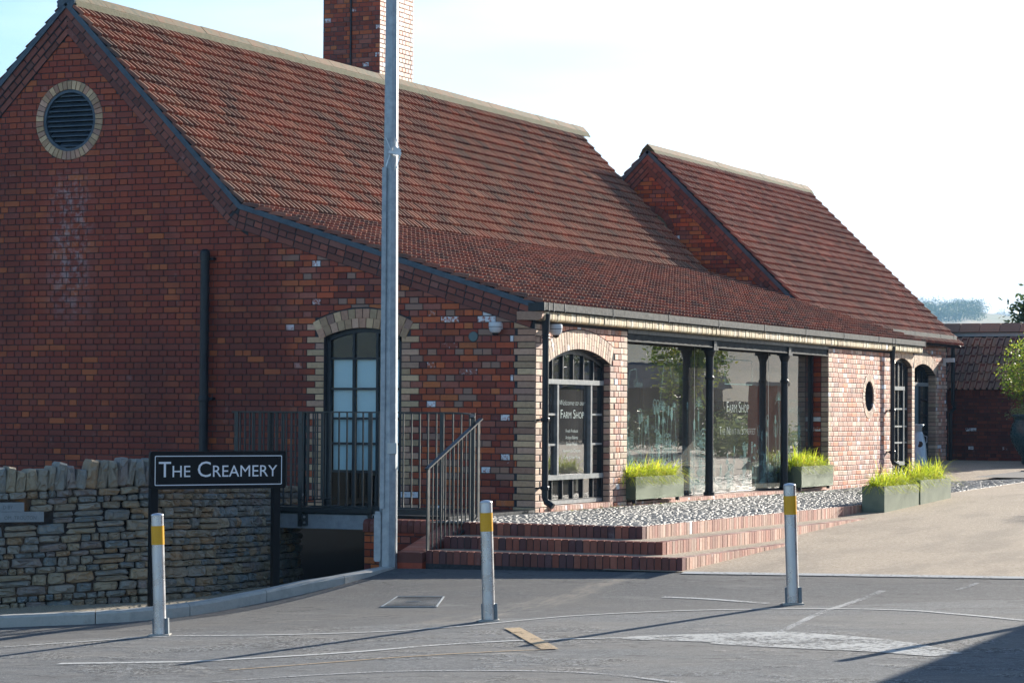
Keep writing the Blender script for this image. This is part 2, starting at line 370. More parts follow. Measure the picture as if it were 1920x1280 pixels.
def f(m, n, l, b):
    q = NB(n, l); xyz = q.sep()
    base = q.ramp(q.noise(26, 8, .85), [(.30, (.048, .052, .057)), (.5, (.118, .125, .130)), (.70, (.26, .265, .265))])
    fine = q.ramp(q.noise(95, 4, .85), [(.38, .42), (.60, 1.6)])
    c = q.mix(1, base, fine, 'MULTIPLY')
    big = q.noise(.55, 4, .6, mapscale=(1, 1.8, 1)); c = q.mix(q.math('MULTIPLY', q.sstep(big, .45, .62), .45), c, (.19, .175, .155))
    # newer, darker tarmac nearer the building
    e = q.math('ADD', xyz[1], q.math('MULTIPLY', q.math('SUBTRACT', q.noise(.8, 3), .5), .8))
    nw = q.math('MULTIPLY', q.sstep(q.math('SUBTRACT', e, q.math('MULTIPLY', xyz[0], .42)), -7.75, -7.6), 1)
    c = q.mix(q.math('MULTIPLY', nw, .45), c, (.055, .052, .050))
    c = q.mix(q.math('MULTIPLY', q.sstep(q.noise(3.2, 6, .75, mapscale=(.6, 1.5, 1)), .42, .66), .38), c, (.060, .062, .066))
    c = q.mix(q.math('MULTIPLY', q.sstep(q.noise(1.7, 6, .7, mapscale=(.5, 1.6, 1)), .56, .70), .4), c, (.26, .25, .235))
    # rough picked-out surface in the foreground
    pk = q.math('MULTIPLY', q.sstep(q.noise(.9, 4, .65, mapscale=(1, 1.6, 1)), .52, .60), q.math('SUBTRACT', 1, q.sstep(xyz[1], -7.6, -6.6)))
    sp = q.ramp(q.noise(30, 6, .85), [(.44, .16), (.56, 2.1)]); c = q.mix(pk, c, q.mix(1, c, sp, 'MULTIPLY'))
    # dusty runnel off the steps
    dd = q.math('ABSOLUTE', q.math('SUBTRACT', q.math('SUBTRACT', xyz[0], 2.55), q.math('MULTIPLY', q.math('ADD', xyz[1], 4.6), .18)))
    ds = q.math('MULTIPLY', q.math('SUBTRACT', 1, q.sstep(dd, .05, .38)), q.math('MULTIPLY', q.sstep(q.noise(2.6, 5, .7, mapscale=(1.5, .6, 1)), .42, .66), q.sstep(xyz[1], -7.4, -6.5)))
    c = q.mix(q.math('MULTIPLY', ds, .6), c, (.30, .26, .21))
    cr_ = q.sstep(q.noise(1.0, 7, .62, mapscale=(.35, 1.1, 1)), .497, .503); cr2 = q.math('SUBTRACT', 1, q.sstep(q.math('ABSOLUTE', q.math('SUBTRACT', q.noise(.5, 5, .6, mapscale=(.35, 1.2, 1)), .5)), .001, .004))
    c = q.mix(q.math('MULTIPLY', cr2, .7), c, (.03, .03, .03))
    l.new(c, b.inputs['Base Color']); b.inputs['Roughness'].default_value = .85
    h = q.math('ADD', q.noise(150, 4, .8), q.math('MULTIPLY', q.math('MULTIPLY', q.noise(45, 4, .8), pk), 3.0))
    q.bump(b, h, .9, .012)
m_road = mat('asphalt', f)
def f(m, n, l, b):
    q = NB(n, l)
    c = q.ramp(q.noise(30, 9, .95), [(.37, (.10, .075, .045)), (.46, (.31, .24, .165)), (.54, (.43, .34, .245)), (.63, (.70, .64, .55))])
    c = q.mix(q.math('MULTIPLY', q.sstep(q.noise(1.1, 5, .7, mapscale=(1, .35, 1)), .50, .66), .45), c, (.17, .135, .10))
    c = q.mix(q.math('MULTIPLY', q.sstep(q.noise(.7, 4, .6), .45, .7), .35), c, (.24, .19, .14))
    l.new(c, b.inputs['Base Color']); b.inputs['Roughness'].default_value = .8; q.bump(b, q.noise(140, 4, .8), .9, .012)
m_court = mat('resin_gravel', f)
m_tread = mat('tread_gravel', f)
def f(m, n, l, b):
    q = NB(n, l)
    c = q.ramp(q.noise(90, 5, .8), [(.3, (.12, .10, .07)), (.5, (.42, .36, .26)), (.7, (.60, .53, .42))]); l.new(c, b.inputs['Base Color']); q.bump(b, q.noise(100, 4, .8), 1, .02)
m_gravel = mat('verge_gravel', f, rough=.95)
def f(m, n, l, b):
    q = NB(n, l); r = q.rnd(); c = q.ramp(r, [(0, (.15, .155, .155)), (.3, (.10, .105, .11)), (.55, (.19, .19, .185)), (.75, (.085, .09, .095)), (.9, (.24, .235, .23))], 'CONSTANT')
    c = q.mix(.35, c, q.ramp(q.noise(50, 4), [(.3, (.08, .085, .09)), (.7, (.22, .22, .21))])); l.new(c, b.inputs['Base Color']); b.inputs['Roughness'].default_value = .62; b.inputs['Specular IOR Level'].default_value = .25; q.bump(b, q.noise(60, 3), .4, .006)
m_cob = mat('cobble', f)
def f(m, n, l, b):
    q = NB(n, l); c = q.ramp(q.noise(9, 6, .7), [(.3, (.33, .32, .29)), (.55, (.44, .42, .38)), (.8, (.27, .26, .24))]); l.new(c, b.inputs['Base Color']); q.bump(b, q.noise(160, 3), .4, .004)
m_kerb = mat('concrete', f, rough=.9)
def f(m, n, l, b):
    q = NB(n, l); r = q.rnd(); c = q.ramp(r, [(0, (.29, .25, .19)), (.16, (.24, .24, .22)), (.3, (.34, .28, .19)), (.44, (.19, .225, .235)), (.58, (.35, .24, .14)), (.7, (.25, .215, .20)), (.82, (.32, .30, .26)), (.93, (.18, .19, .185))], 'CONSTANT')
    c = q.mix(q.math('MULTIPLY', q.sstep(q.noise(18, 6, .75), .42, .66), .55), c, (.34, .31, .25))
    c = q.mix(q.math('MULTIPLY', q.sstep(q.noise(11, 5, .7), .52, .7), .5), c, (.20, .11, .05)); l.new(c, b.inputs['Base Color']); q.bump(b, q.noise(40, 6, .75), .8, .018)
m_stone = mat('rubble_stone', f, rough=.85)
m_plq = mat('slate_plaque', dirtmetal((.20, .225, .24), (.25, .275, .29), .6, 0, 20))
m_plt = mat('plaque_lettering', color=(.10, .115, .13), rough=.8)
def paint(c0, wear=.5, sc=28):
    def f(m, n, l, b):
        q = NB(n, l); out = n['Material Output']; b.inputs['Base Color'].default_value = (*c0, 1); b.inputs['Roughness'].default_value = .75
        t = n.new('ShaderNodeBsdfTransparent'); mxs = n.new('ShaderNodeMixShader')
        k = q.sstep(q.math('ADD', q.math('MULTIPLY', q.noise(sc, 6, .8), .7), q.math('MULTIPLY', q.noise(3, 4), .3)), wear - .08, wear + .05)
        l.new(k, mxs.inputs[0]); l.new(b.outputs[0], mxs.inputs[2]); l.new(t.outputs[0], mxs.inputs[1]); l.new(mxs.outputs[0], out.inputs['Surface'])
    return f
m_line = mat('white_road_paint', paint((.46, .46, .44), .45))
m_linew = mat('worn_road_paint', paint((.40, .40, .38), .488, 22))
m_liney = mat('yellow_road_paint', paint((.42, .30, .17), .455, 34))
m_linef = mat('faint_road_paint', paint((.36, .36, .35), .5, 40))
def f(m, n, l, b):
    q = NB(n, l); c = q.ramp(q.noise(2, 4), [(.3, (.13, .17, .12)), (.7, (.17, .215, .15))]); l.new(c, b.inputs['Base Color']); b.inputs['Roughness'].default_value = .22; b.inputs['Metallic'].default_value = .55
    q.bump(b, q.noise(2.4, 1, .3, mapscale=(1, 1, 2.5)), .22, .03)
m_plant = mat('polished_green_planter', f)
def f(m, n, l, b):
    q = NB(n, l); c = q.ramp(q.noise(5, 5), [(.3, (.12, .15, .11)), (.7, (.19, .225, .165))]); l.new(c, b.inputs['Base Color']); b.inputs['Roughness'].default_value = .42; b.inputs['Metallic'].default_value = .35
m_plant2 = mat('matt_green_planter', f)
m_soil = mat('soil', color=(.04, .028, .018), rough=1)
def leafmat(name, stops, tr=.35):
    def f(m, n, l, b):
        q = NB(n, l); r = q.rnd(); c = q.ramp(q.math('ADD', q.math('MULTIPLY', r, .75), q.math('MULTIPLY', q.noise(1.8, 3), .25)), stops)
        out = n['Material Output']; t = n.new('ShaderNodeBsdfTranslucent'); mxs = n.new('ShaderNodeMixShader'); mxs.inputs[0].default_value = tr
        hs = n.new('ShaderNodeHueSaturation'); hs.inputs['Value'].default_value = 1.5; l.new(c, hs.inputs['Color'])
        l.new(c, b.inputs['Base Color']); l.new(hs.outputs[0], t.inputs['Color']); b.inputs['Roughness'].default_value = .5
        l.new(b.outputs[0], mxs.inputs[1]); l.new(t.outputs[0], mxs.inputs[2]); l.new(mxs.outputs[0], out.inputs['Surface'])
    return mat(name, f)
m_grass = leafmat('grass_blade', [(0, (.26, .36, .015)), (.4, (.42, .50, .03)), (.75, (.58, .62, .06)), (.9, (.50, .30, .07))], .45)
m_leaf = leafmat('autumn_leaf', [(0, (.07, .13, .02)), (.5, (.14, .22, .025)), (.85, (.30, .31, .04)), (1, (.36, .22, .03))], .45)
m_leafd = leafmat('dark_leaf', [(0, (.03, .055, .02)), (.6, (.06, .09, .03)), (1, (.10, .12, .04))])
m_leafl = leafmat('pale_leaf', [(0, (.16, .22, .08)), (.6, (.24, .30, .12)), (1, (.36, .40, .20))])
m_bark = mat('bark', color=(.07, .05, .035), rough=.95)
m_churn = mat('churn_steel', dirtmetal((.34, .40, .44), (.46, .52, .56), .4, .3, 10))
m_urn = mat('glazed_urn', dirtmetal((.02, .06, .075), (.035, .10, .115), .28, 0, 10))
m_door = mat('door_panel', color=(.13, .18, .20), rough=.5)
def f(m, n, l, b):
    q = NB(n, l); c = q.ramp(q.noise(.003, 5, .6), [(.4, (.40, .29, .17)), (.6, (.22, .22, .10))]); l.new(c, b.inputs['Base Color'])
m_hill = mat('hill_field', f, rough=1)
m_ground = mat('ground_soil', color=(.13, .12, .09), rough=1)
m_paneroof = mat('sheet_roof', color=(.05, .06, .08), rough=.5)
m_fence = mat('fence_timber', color=(.06, .045, .035), rough=.9)

# ------------------------------------------------------------------ brickwork
CH = .0725   # course height
BL = .2265   # stretcher pitch
class Plane:
    def __init__(s, O, U, W=(0, 0, 1)):
        s.O = V(O); s.U = V(U); s.W = V(W); s.N = s.U.cross(s.W)
    def __call__(s, u, z, d=0): return s.O + s.U * u + s.W * z + s.N * d
def clip(poly, nx, nz, c):
    """keep nx*u+nz*z<=c"""
    out = []
    for i in range(len(poly)):
        a = poly[i]; b = poly[(i + 1) % len(poly)]
        da = nx * a[0] + nz * a[1] - c; db = nx * b[0] + nz * b[1] - c
        if da <= 0: out.append(a)
        if (da < 0 < db) or (db < 0 < da):
            t = da / (da - db); out.append((a[0] + (b[0] - a[0]) * t, a[1] + (b[1] - a[1]) * t))
    return out
def parea(p): return abs(sum(p[i][0] * p[(i + 1) % len(p)][1] - p[(i + 1) % len(p)][0] * p[i][1] for i in range(len(p)))) / 2
def brick(pool, pl, poly, d=0, dep=.014, ch=.0035, jit=.0012):
    if len(poly) < 3 or parea(poly) < .0004: return
    n = len(poly); cu = sum(p[0] for p in poly) / n; cz = sum(p[1] for p in poly) / n
    dd = d + random.uniform(-jit, jit)
    ins = []
    for p in poly:
        du = p[0] - cu; dz = p[1] - cz; r = math.hypot(du, dz) + 1e-6
        ku = max(0, 1 - ch / max(abs(du), ch * 2)); kz = max(0, 1 - ch / max(abs(dz), ch * 2))
        ins.append((cu + du * ku, cz + dz * kz))
    vs = [pl(p[0], p[1], dd - dep) for p in poly] + [pl(p[0], p[1], dd - ch) for p in poly] + [pl(p[0], p[1], dd) for p in ins]
    fs = []
    for k in (0, 1):
        for i in range(n):
            j = (i + 1) % n; fs.append((k * n + i, k * n + j, (k + 1) * n + j, (k + 1) * n + i))
    fs.append(tuple(2 * n + i for i in range(n)))
    pool.add(vs, fs, score(pl(cu, cz), parea(poly), pl.N))
def subtract(iv, holes):
    out = [iv]
    for a, b in holes:
        nx = []
        for p, q in out:
            if b <= p or a >= q: nx.append((p, q)); continue
            if a > p: nx.append((p, a))
            if b < q: nx.append((b, q))
        out = nx
    return out
def rect(a, b, c, d): return [(a, c), (b, c), (b, d), (a, d)]
def brickwall(pool, pl, u0, u1, z0, z1, halfs=(), rects=(), circles=(), quoins=(), qpool=None, soldier=(), d=0, phase=0, gap=.0095, arcs=()):
    """halfs: half planes; rects: (u0,u1,z0,z1) openings; circles (cu,cz,r); arcs (cu,cz,r,zmin);
    quoins: (u, side, long, short, zmin, zmax)"""
    k = 0; z = z0
    while z < z1 - .01:
        zt = min(z + CH, z1); zm = (z + zt) / 2
        head = (k + phase) % 2 == 0
        pitch = BL / 2 if head else BL
        holes = [(a, b) for a, b, c, e in rects if c < zm < e]
        qs = []
        for (qu, side, lo, sh, qa, qb) in quoins:
            if qa < zm < qb:
                wv = lo if head else sh
                iv = (qu, qu + wv) if side > 0 else (qu - wv, qu)
                qs.append(iv)
        spans = subtract((u0, u1), holes + qs)
        hh = gap / 2
        def emit(pp, a, b, ex=0):
            poly = rect(a + hh, b - hh, z + hh, zt - hh)
            if b - a < .03: return
            for h in (halfs((a + b) / 2) if callable(halfs) else halfs):
                poly = clip(poly, *h)
                if not poly: return
            for (cu, cz, r) in list(circles) + [(c_[0], c_[1], c_[2]) for c_ in arcs if zm > c_[3] and abs((a + b) / 2 - c_[0]) < c_[4]]:
                mu = (a + b) / 2; dx = mu - cu; dz = zm - cz; dist = math.hypot(dx, dz)
                if dist < r - .2: return
                if dist < r + .25:
                    dx /= dist; dz /= dist
                    poly = clip(poly, -dx, -dz, -(dx * cu + dz * cz + r + gap * .7))
                    if not poly: return
            brick(pp, pl, poly, d)
        for a, b in qs:
            a2 = max(a, u0); b2 = min(b, u1)
            emit(qpool or pool, a2, b2)
        off = (pitch * .25 if head else -pitch * .125) + random.uniform(-.006, .006)
        for a, b in spans:
            i = math.floor((a - off) / pitch)
            x = off + i * pitch
            while x < b:
                p = max(a, x); q = min(b, x + pitch)
                if q - p > .028: emit(pool, p, q)
                x += pitch
        z += CH; k += 1
def slab(name, pl, outer, holes, matl, parent, d=-.007, reveal=.0, kind=None):
    """mortar face with openings, and reveals going in"""
    loops = [[V((u, z, 0)) for u, z in outer]] + [[V((u, z, 0)) for u, z in h] for h in holes]
    tris = tessellate_polygon(loops)
    allp = [p for lp in loops for p in lp]
    vs = [pl(p.x, p.y, d) for p in allp]; fs = []
    for t in tris:
        a, b, c = [allp[i] for i in t]
        cr_ = (b.x - a.x) * (c.y - a.y) - (c.x - a.x) * (b.y - a.y)
        fs.append(tuple(t) if cr_ > 0 else tuple(reversed(t)))
    if reveal:
        for h in holes:
            b = len(vs); n = len(h)
            for u, z in h: vs.append(pl(u, z, d))
            for u, z in h: vs.append(pl(u, z, d - reveal))
            for i in range(n):
                j = (i + 1) % n; fs.append((b + i, b + j, b + n + j, b + n + i))
    return mk(name, vs, fs, matl, parent, kind=kind)
def circ(cu, cz, r, n=40, rz=None): return [(cu + r * math.cos(2 * math.pi * i / n), cz + (rz or r) * math.sin(2 * math.pi * i / n)) for i in range(n)]
def seg_arch(u0, u1, zs, za):
    """circle of a segmental arch through both springs and apex"""
    h = za - zs; c = (u1 - u0) / 2; R = (c * c + h * h) / (2 * h); return ((u0 + u1) / 2, za - R, R)
def arch_outline(u0, u1, z0, zs, za, n=16):
    cu, cz, R = seg_arch(u0, u1, zs, za); a0 = math.atan2(zs - cz, u0 - cu); a1 = math.atan2(zs - cz, u1 - cu)
    return [(u0, z0), (u1, z0)] + [(cu + R * math.cos(a1 + (a0 - a1) * i / n), cz + R * math.sin(a1 + (a0 - a1) * i / n)) for i in range(n + 1)]
def voussoirs(pool, pl, cu, cz, r0, r1, a0, a1, n, d=.004, dep=.02, gap=.008, split=None, ch=.0035):
    if a1 < a0: a0, a1 = a1, a0
    for i in range(n):
        p = a0 + (a1 - a0) * i / n; q = a0 + (a1 - a0) * (i + 1) / n
        cuts = [r0, r1]
        if split: cuts = [r0, r0 + (r1 - r0) * (split[i % 2]), r1] if isinstance(split, tuple) else [r0, split, r1]
        for ra, rb in zip(cuts, cuts[1:]):
            ga = gap / 2 / ra; gb = gap / 2 / rb
            poly = [(cu + ra * math.cos(p + ga), cz + ra * math.sin(p + ga)), (cu + rb * math.cos(p + gb), cz + rb * math.sin(p + gb)),
                    (cu + rb * math.cos(q - gb), cz + rb * math.sin(q - gb)), (cu + ra * math.cos(q - ga), cz + ra * math.sin(q - ga))]
            if len(cuts) > 2:
                if ra != r0: pass
            s_ = sum(poly[k][0] * poly[(k + 1) % 4][1] - poly[(k + 1) % 4][0] * poly[k][1] for k in range(4))
            if s_ < 0: poly.reverse()
            g_ = gap / 2 if len(cuts) > 2 else 0
            brick(pool, pl, poly, d, dep, ch)

def verge_courses(pool, pl, p, q, n0, widths, base=0.0, phase=0, flip=1):
    """three brick courses following a sloping verge from p to q (u,z); n0 = perpendicular pointing down into the wall"""
    L_ = math.hypot(q[0] - p[0], q[1] - p[1]); t = ((q[0] - p[0]) / L_, (q[1] - p[1]) / L_)
    off = base
    for k, wd in enumerate(widths):
        head = k == 1; pitch = .1133 if head else .2265; dz = (.052, .034, .018)[k]
        s = -(pitch * .5 if (k + phase) % 2 else 0)
        while s < L_ + .05:
            a = max(s, 0) + .006; b = min(s + pitch, L_) - .006
            s += pitch
            if b - a < .03: continue
            poly = [(p[0] + t[0] * x + n0[0] * y, p[1] + t[1] * x + n0[1] * y) for x, y in ((a, off + wd - .006), (b, off + wd - .006), (b, off + .005), (a, off + .005))]
            s_ = sum(poly[i][0] * poly[(i + 1) % 4][1] - poly[(i + 1) % 4][0] * poly[i][1] for i in range(4))
            if s_ < 0: poly.reverse()
            brick(pool, pl, poly, dz, dz + .01)
        off += wd
def strip(g, pl, p, q, n0, o0, o1, d0, d1):
    pts = [(p[0] + n0[0] * o, p[1] + n0[1] * o) for o in (o0, o1)]; pts2 = [(q[0] + n0[0] * o, q[1] + n0[1] * o) for o in (o0, o1)]
    poly = [pts[0], pts[1], pts2[1], pts2[0]]
    g.prism([pl(u, z, d0) for u, z in poly], pl.N * (d1 - d0))

# ------------------------------------------------------------------ near building
bld = thing('brick_shop_building', 'long red brick shop with swept tiled roof, round gable vent and glazed shopfront', 'building')
GP = Plane((0, 0, 0), (1, 0, 0))          # gable, facing the road
FP = Plane((0, 0, 0), (0, 1, 0))          # long front, facing the courtyard
P_red = Pool('brick', m_red, bld); P_fac = Pool('front_brick', m_fac, bld)
P_buf = Pool('buff_brick', m_bufg, bld); P_arch = Pool('arch_brick', m_bufg, bld)
P_buff = Pool('buff_quoin_brick', m_buf, bld); P_archf = Pool('front_arch_brick', m_buf, bld)
P_verge = Pool('verge_brick', m_verge, bld)
APX = (-6.145, 5.98); KNK = (-3.72, 3.475); EAV = (0.02, 2.29)
def nrm(p, q):
    L_ = math.hypot(q[0] - p[0], q[1] - p[1]); t = ((q[0] - p[0]) / L_, (q[1] - p[1]) / L_); n = (t[1], -t[0])
    return n if n[1] < 0 else (-n[0], -n[1])
LEF = (-8.9, APX[1] - .98 * (8.9 - 6.145))
n1 = nrm(APX, KNK); n2 = nrm(KNK, EAV); n3 = nrm(APX, LEF)
VW = (.077, .077, .077); FL = .045
in1 = FL + sum(VW)
h1 = (-n1[0], -n1[1], -(n1[0] * APX[0] + n1[1] * APX[1] + in1)); h2 = (-n2[0], -n2[1], -(n2[0] * KNK[0] + n2[1] * KNK[1] + in1)); h3 = (-n3[0], -n3[1], -(n3[0] * APX[0] + n3[1] * APX[1] + in1))
OCC = (-6.13, 4.56)
WU0, WU1, WZS, WZA = -2.64, -1.655, 1.94, 2.045
wc = seg_arch(WU0, WU1, WZS, WZA)
xa_, xb_ = KNK[0] + n1[0] * in1, KNK[0] + n2[0] * in1; za_, zb_ = KNK[1] + n1[1] * in1, KNK[1] + n2[1] * in1
kd = math.hypot(xb_ - xa_, zb_ - za_); kn = (-(zb_ - za_) / kd, (xb_ - xa_) / kd)
hk_ = (kn[0], kn[1], kn[0] * xa_ + kn[1] * za_)
def HF(u): return [h1, h3] if u < xa_ - .04 else ([h2] if u > xb_ + .04 else [hk_])
P_well = Pool('well_brick', m_wellshade, bld, 60)
brickwall(P_well, GP, -8.9, -.6, -1.75, -.15)
P_well.done()
G().box((-8.9, -.006, -1.75), (-.6, -.003, -.16)).obj('well_shade_panel', m_dome, bld)  # dark sheet standing in for the shade inside the well
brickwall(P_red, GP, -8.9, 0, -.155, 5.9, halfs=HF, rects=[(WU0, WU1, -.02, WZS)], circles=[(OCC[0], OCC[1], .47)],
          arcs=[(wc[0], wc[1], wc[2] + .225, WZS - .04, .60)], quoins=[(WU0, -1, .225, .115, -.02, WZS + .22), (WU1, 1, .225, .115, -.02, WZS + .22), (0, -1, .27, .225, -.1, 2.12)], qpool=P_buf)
m_in = .3
outer = [(-8.9, -1.75), (0, -1.75), (0, 2.2), (KNK[0] + n2[0] * .02 - .03, KNK[1] - .04), (APX[0], APX[1] - .04), (LEF[0], LEF[1] - .04)]
slab('gable_wall', GP, outer, [circ(*OCC, .375), arch_outline(WU0, WU1, -.02, WZS, WZA)], m_mortar, bld, reveal=.12)
voussoirs(P_arch, GP, OCC[0], OCC[1], .372, .475, 0, 2 * math.pi, 42, gap=.007)
aa = math.asin((WU1 - WU0) / 2 / wc[2]) * 1.12
for ra, rb, k in ((wc[2], wc[2] + .108, 13), (wc[2] + .108, wc[2] + .216, 14)):
    voussoirs(P_arch, GP, wc[0], wc[1], ra, rb, math.pi / 2 + aa, math.pi / 2 - aa, k, gap=.008)
for p, q, nn, ph in ((APX, KNK, n1, 0), (KNK, EAV, n2, 1), (APX, LEF, n3, 0)):
    p2 = p; q2 = q
    verge_courses(P_verge, GP, p2, q2, nn, VW, FL, ph)
g = G()
for p, q, nn in ((APX, KNK, n1), (KNK, EAV, n2), (APX, LEF, n3)):
    strip(g, GP, p, q, nn, FL, FL + .08, -.01, .047); strip(g, GP, p, q, nn, FL + .07, FL + .157, -.01, .029); strip(g, GP, p, q, nn, FL + .15, FL + .231, -.01, .013)
g.obj('verge_mortar', m_mortar, bld)
g = G()
for p, q, nn in ((APX, KNK, n1), (KNK, EAV, n2), (APX, LEF, n3)): strip(g, GP, p, q, nn, -.012, FL + .004, -.02, .075)

def wedge(o0, o1, e=.0):
    return [(KNK[0] + n1[0] * o0 - e, KNK[1] + n1[1] * o0 + e), (KNK[0] + n1[0] * o1 - e, KNK[1] + n1[1] * o1 + e), (KNK[0] + n2[0] * o1 + e, KNK[1] + n2[1] * o1 - e * .3), (KNK[0] + n2[0] * o0 + e, KNK[1] + n2[1] * o0 - e * .3)]
g.prism([GP(u, z, -.02) for u, z in wedge(-.0, FL + .004, .004)], GP.N * .0948)
g.obj('verge_flashing', m_flash, bld)
g = G()
for o0, o1, dz in ((FL, FL + .077, .045), (FL + .077, FL + .154, .028), (FL + .154, FL + .231, .012)): g.prism([GP(u, z, -.02) for u, z in wedge(o0, o1)], GP.N * (dz + .02))
g.obj('kink_mortar', m_mortar, bld, kind='stuff')
for k, dz in enumerate((.052, .034, .018)):
    w_ = wedge(FL + k * .077 + .005, FL + (k + 1) * .077 - .004)
    if k: w_ = [w_[0], w_[1], w_[2], w_[3]]; w_ = [(a + (.006 if i < 2 else -.006), b) for i, (a, b) in enumerate(w_)]; brick(P_verge, GP, w_, dz, .03)


# round louvred vent
v = G(); k = 40
for (ra, rb, d0, d1) in ((.335, .372, -.09, -.01),):
    a = circ(0, 0, ra, k); b = circ(0, 0, rb, k); vs = []
    for (u, z) in a: vs.append(GP(OCC[0] + u, OCC[1] + z, d1)); 
    for (u, z) in b: vs.append(GP(OCC[0] + u, OCC[1] + z, d1))
    for (u, z) in a: vs.append(GP(OCC[0] + u, OCC[1] + z, d0))
    fs = []
    for i in range(k):
        j = (i + 1) % k; fs += [(i, j, k + j, k + i)[::-1], (i, j, 2 * k + j, 2 * k + i)]
    v.add(vs, fs)
vent = v.obj('round_vent', m_flash, bld)
for i in range(11):
    z = OCC[1] - .30 + i * .06; hw = math.sqrt(max(.337 ** 2 - (z - OCC[1]) ** 2, .0004))
    G().prism([GP(OCC[0] - hw, z, -.03), GP(OCC[0] - hw, z - .012, -.03), GP(OCC[0] - hw, z + .035, -.085), GP(OCC[0] - hw, z + .043, -.085)], V((2 * hw, 0, 0))).obj('louvre_slat', m_flash, vent)
mk('vent_back', [GP(OCC[0] + u, OCC[1] + z, -.1) for u, z in circ(0, 0, .4, 24)], [tuple(range(24))], m_dome, vent)

# gable window
def pane(name, pl, u0, u1, z0, z1, d, parent, th=.006, m=None):
    return G().add([pl(u0, z0, d), pl(u1, z0, d), pl(u1, z1, d), pl(u0, z1, d)], [(0, 1, 2, 3)]).obj(name, m or m_glass, parent)
def frame_bar(g, pl, u0, u1, z0, z1, d0, d1): g.prism([pl(u0, z0, d0), pl(u1, z0, d0), pl(u1, z1, d0), pl(u0, z1, d0)], pl.N * (d1 - d0))
def arched_frame(pl, u0, u1, z0, zs, za, d, fw, colr, parent, name='window_frame'):
    g = G(); frame_bar(g, pl, u0, u0 + fw, z0, zs, d, d + .05); frame_bar(g, pl, u1 - fw, u1, z0, zs, d, d + .05); frame_bar(g, pl, u0 + fw, u1 - fw, z0, z0 + fw, d + .002, d + .048)
    cu, cz, R = seg_arch(u0, u1, zs, za); a0 = math.atan2(zs - cz, u0 - cu); a1 = math.atan2(zs - cz, u1 - cu); n = 14
    for i in range(n):
        p = a0 + (a1 - a0) * i / n; q = a0 + (a1 - a0) * (i + 1) / n
        poly = [(cu + r * math.cos(t), cz + r * math.sin(t)) for r, t in ((R - fw, p), (R - fw, q), (R, q), (R, p))]
        g.prism([pl(a, b, d) for a, b in poly], pl.N * .05)
    return g.obj(name, colr, parent)
gw = thing('x', None, None); gw.name = 'gable_window'; gw.parent = bld
arched_frame(GP, WU0 + .005, WU1 - .005, -.02, WZS, WZA, -.11, .05, m_dark, gw)
zr = [.0, .06, .42, .735, 1.02, 1.355, 1.70]; cu_ = [WU0 + .045, WU0 + .345, WU0 + .645, WU1 - .045]
for x in cu_[1:3]:
    g = G(); frame_bar(g, GP, x - .014, x + .014, 0, WZA - .03, -.108, -.072); g.obj('mullion', m_dark, gw)
for z in zr[2:]:
    g = G(); frame_bar(g, GP, WU0 + .04, WU1 - .04, z - .013, z + .013, -.106, -.074); g.obj('glazing_bar', m_dark, gw)
zz = [.03, .42, .735, 1.02, 1.355, 1.70, WZA + .0]
for i in range(3):
    for j in range(6): pane('glass_pane', GP, cu_[i], cu_[i + 1], zz[j], zz[j + 1] - (.0 if j < 5 else .035), -.094, gw, m=m_glassc)
for i in range(3):
    g = G(); g.box((cu_[i] + .02, .125, .435), (cu_[i + 1] - .02, .13, 1.69)); g.obj('roller_blind', m_blind, gw)
g = G(); g.box((WU0 + .3, .7, .02), (WU0 + .34, .74, .4)); g.box((WU0 + .55, .7, .02), (WU0 + .59, .74, .4)); g.box((WU0 + .28, .65, .36), (WU0 + .62, 1.0, .40)); g.box((WU0 + .3, .98, .4), (WU0 + .6, 1.0, .75)); g.obj('indoor_chair', m_label, gw)
# interior shell
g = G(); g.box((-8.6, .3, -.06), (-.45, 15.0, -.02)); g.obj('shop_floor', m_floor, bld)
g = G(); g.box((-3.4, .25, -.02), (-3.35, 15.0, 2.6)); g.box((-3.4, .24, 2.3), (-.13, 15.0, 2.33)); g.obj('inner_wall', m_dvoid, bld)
rs = random.Random(4)
for i in range(7):
    g = G(); y = 3.0 + i * 1.15
    for k in range(3): g.box((-2.2, y, .3 + k * .42), (-1.75, y + .95, .33 + k * .42))
    g.box((-2.22, y - .02, 0), (-2.18, y + .97, 1.6)); g.obj('display_shelf', m_fence, bld)

# small wall fittings on the gable
g = G(); R90 = Matrix.Rotation(math.radians(90), 3, 'X')
g.lathe([(.057, 0), (.057, .012), (.05, .016)], 24, GP(-.757, 1.935, .0), R90); g.obj('vent_disc', m_vent, bld)
g = G(); g.tube([(-4.17, -.09, -1.6), (-4.17, -.09, 2.90)], .052, 14); g.lathe([(.06, 2.84), (.06, 2.92), (.052, 2.95), (.03, 2.97)], 14, (-4.17, -.09, 0)); g.lathe([(.058, 1.2), (.062, 1.22), (.062, 1.25), (.058, 1.27)], 14, (-4.17, -.09, 0))
for z in (1.24, 2.86): g.box((-4.25, -.07, z - .012), (-4.07, .0, z + .012))
g.obj('soil_pipe', m_dark, bld, smooth=False)
g = G()
g.box((-.52, -.16, .0), (-.5, -.14, .01))

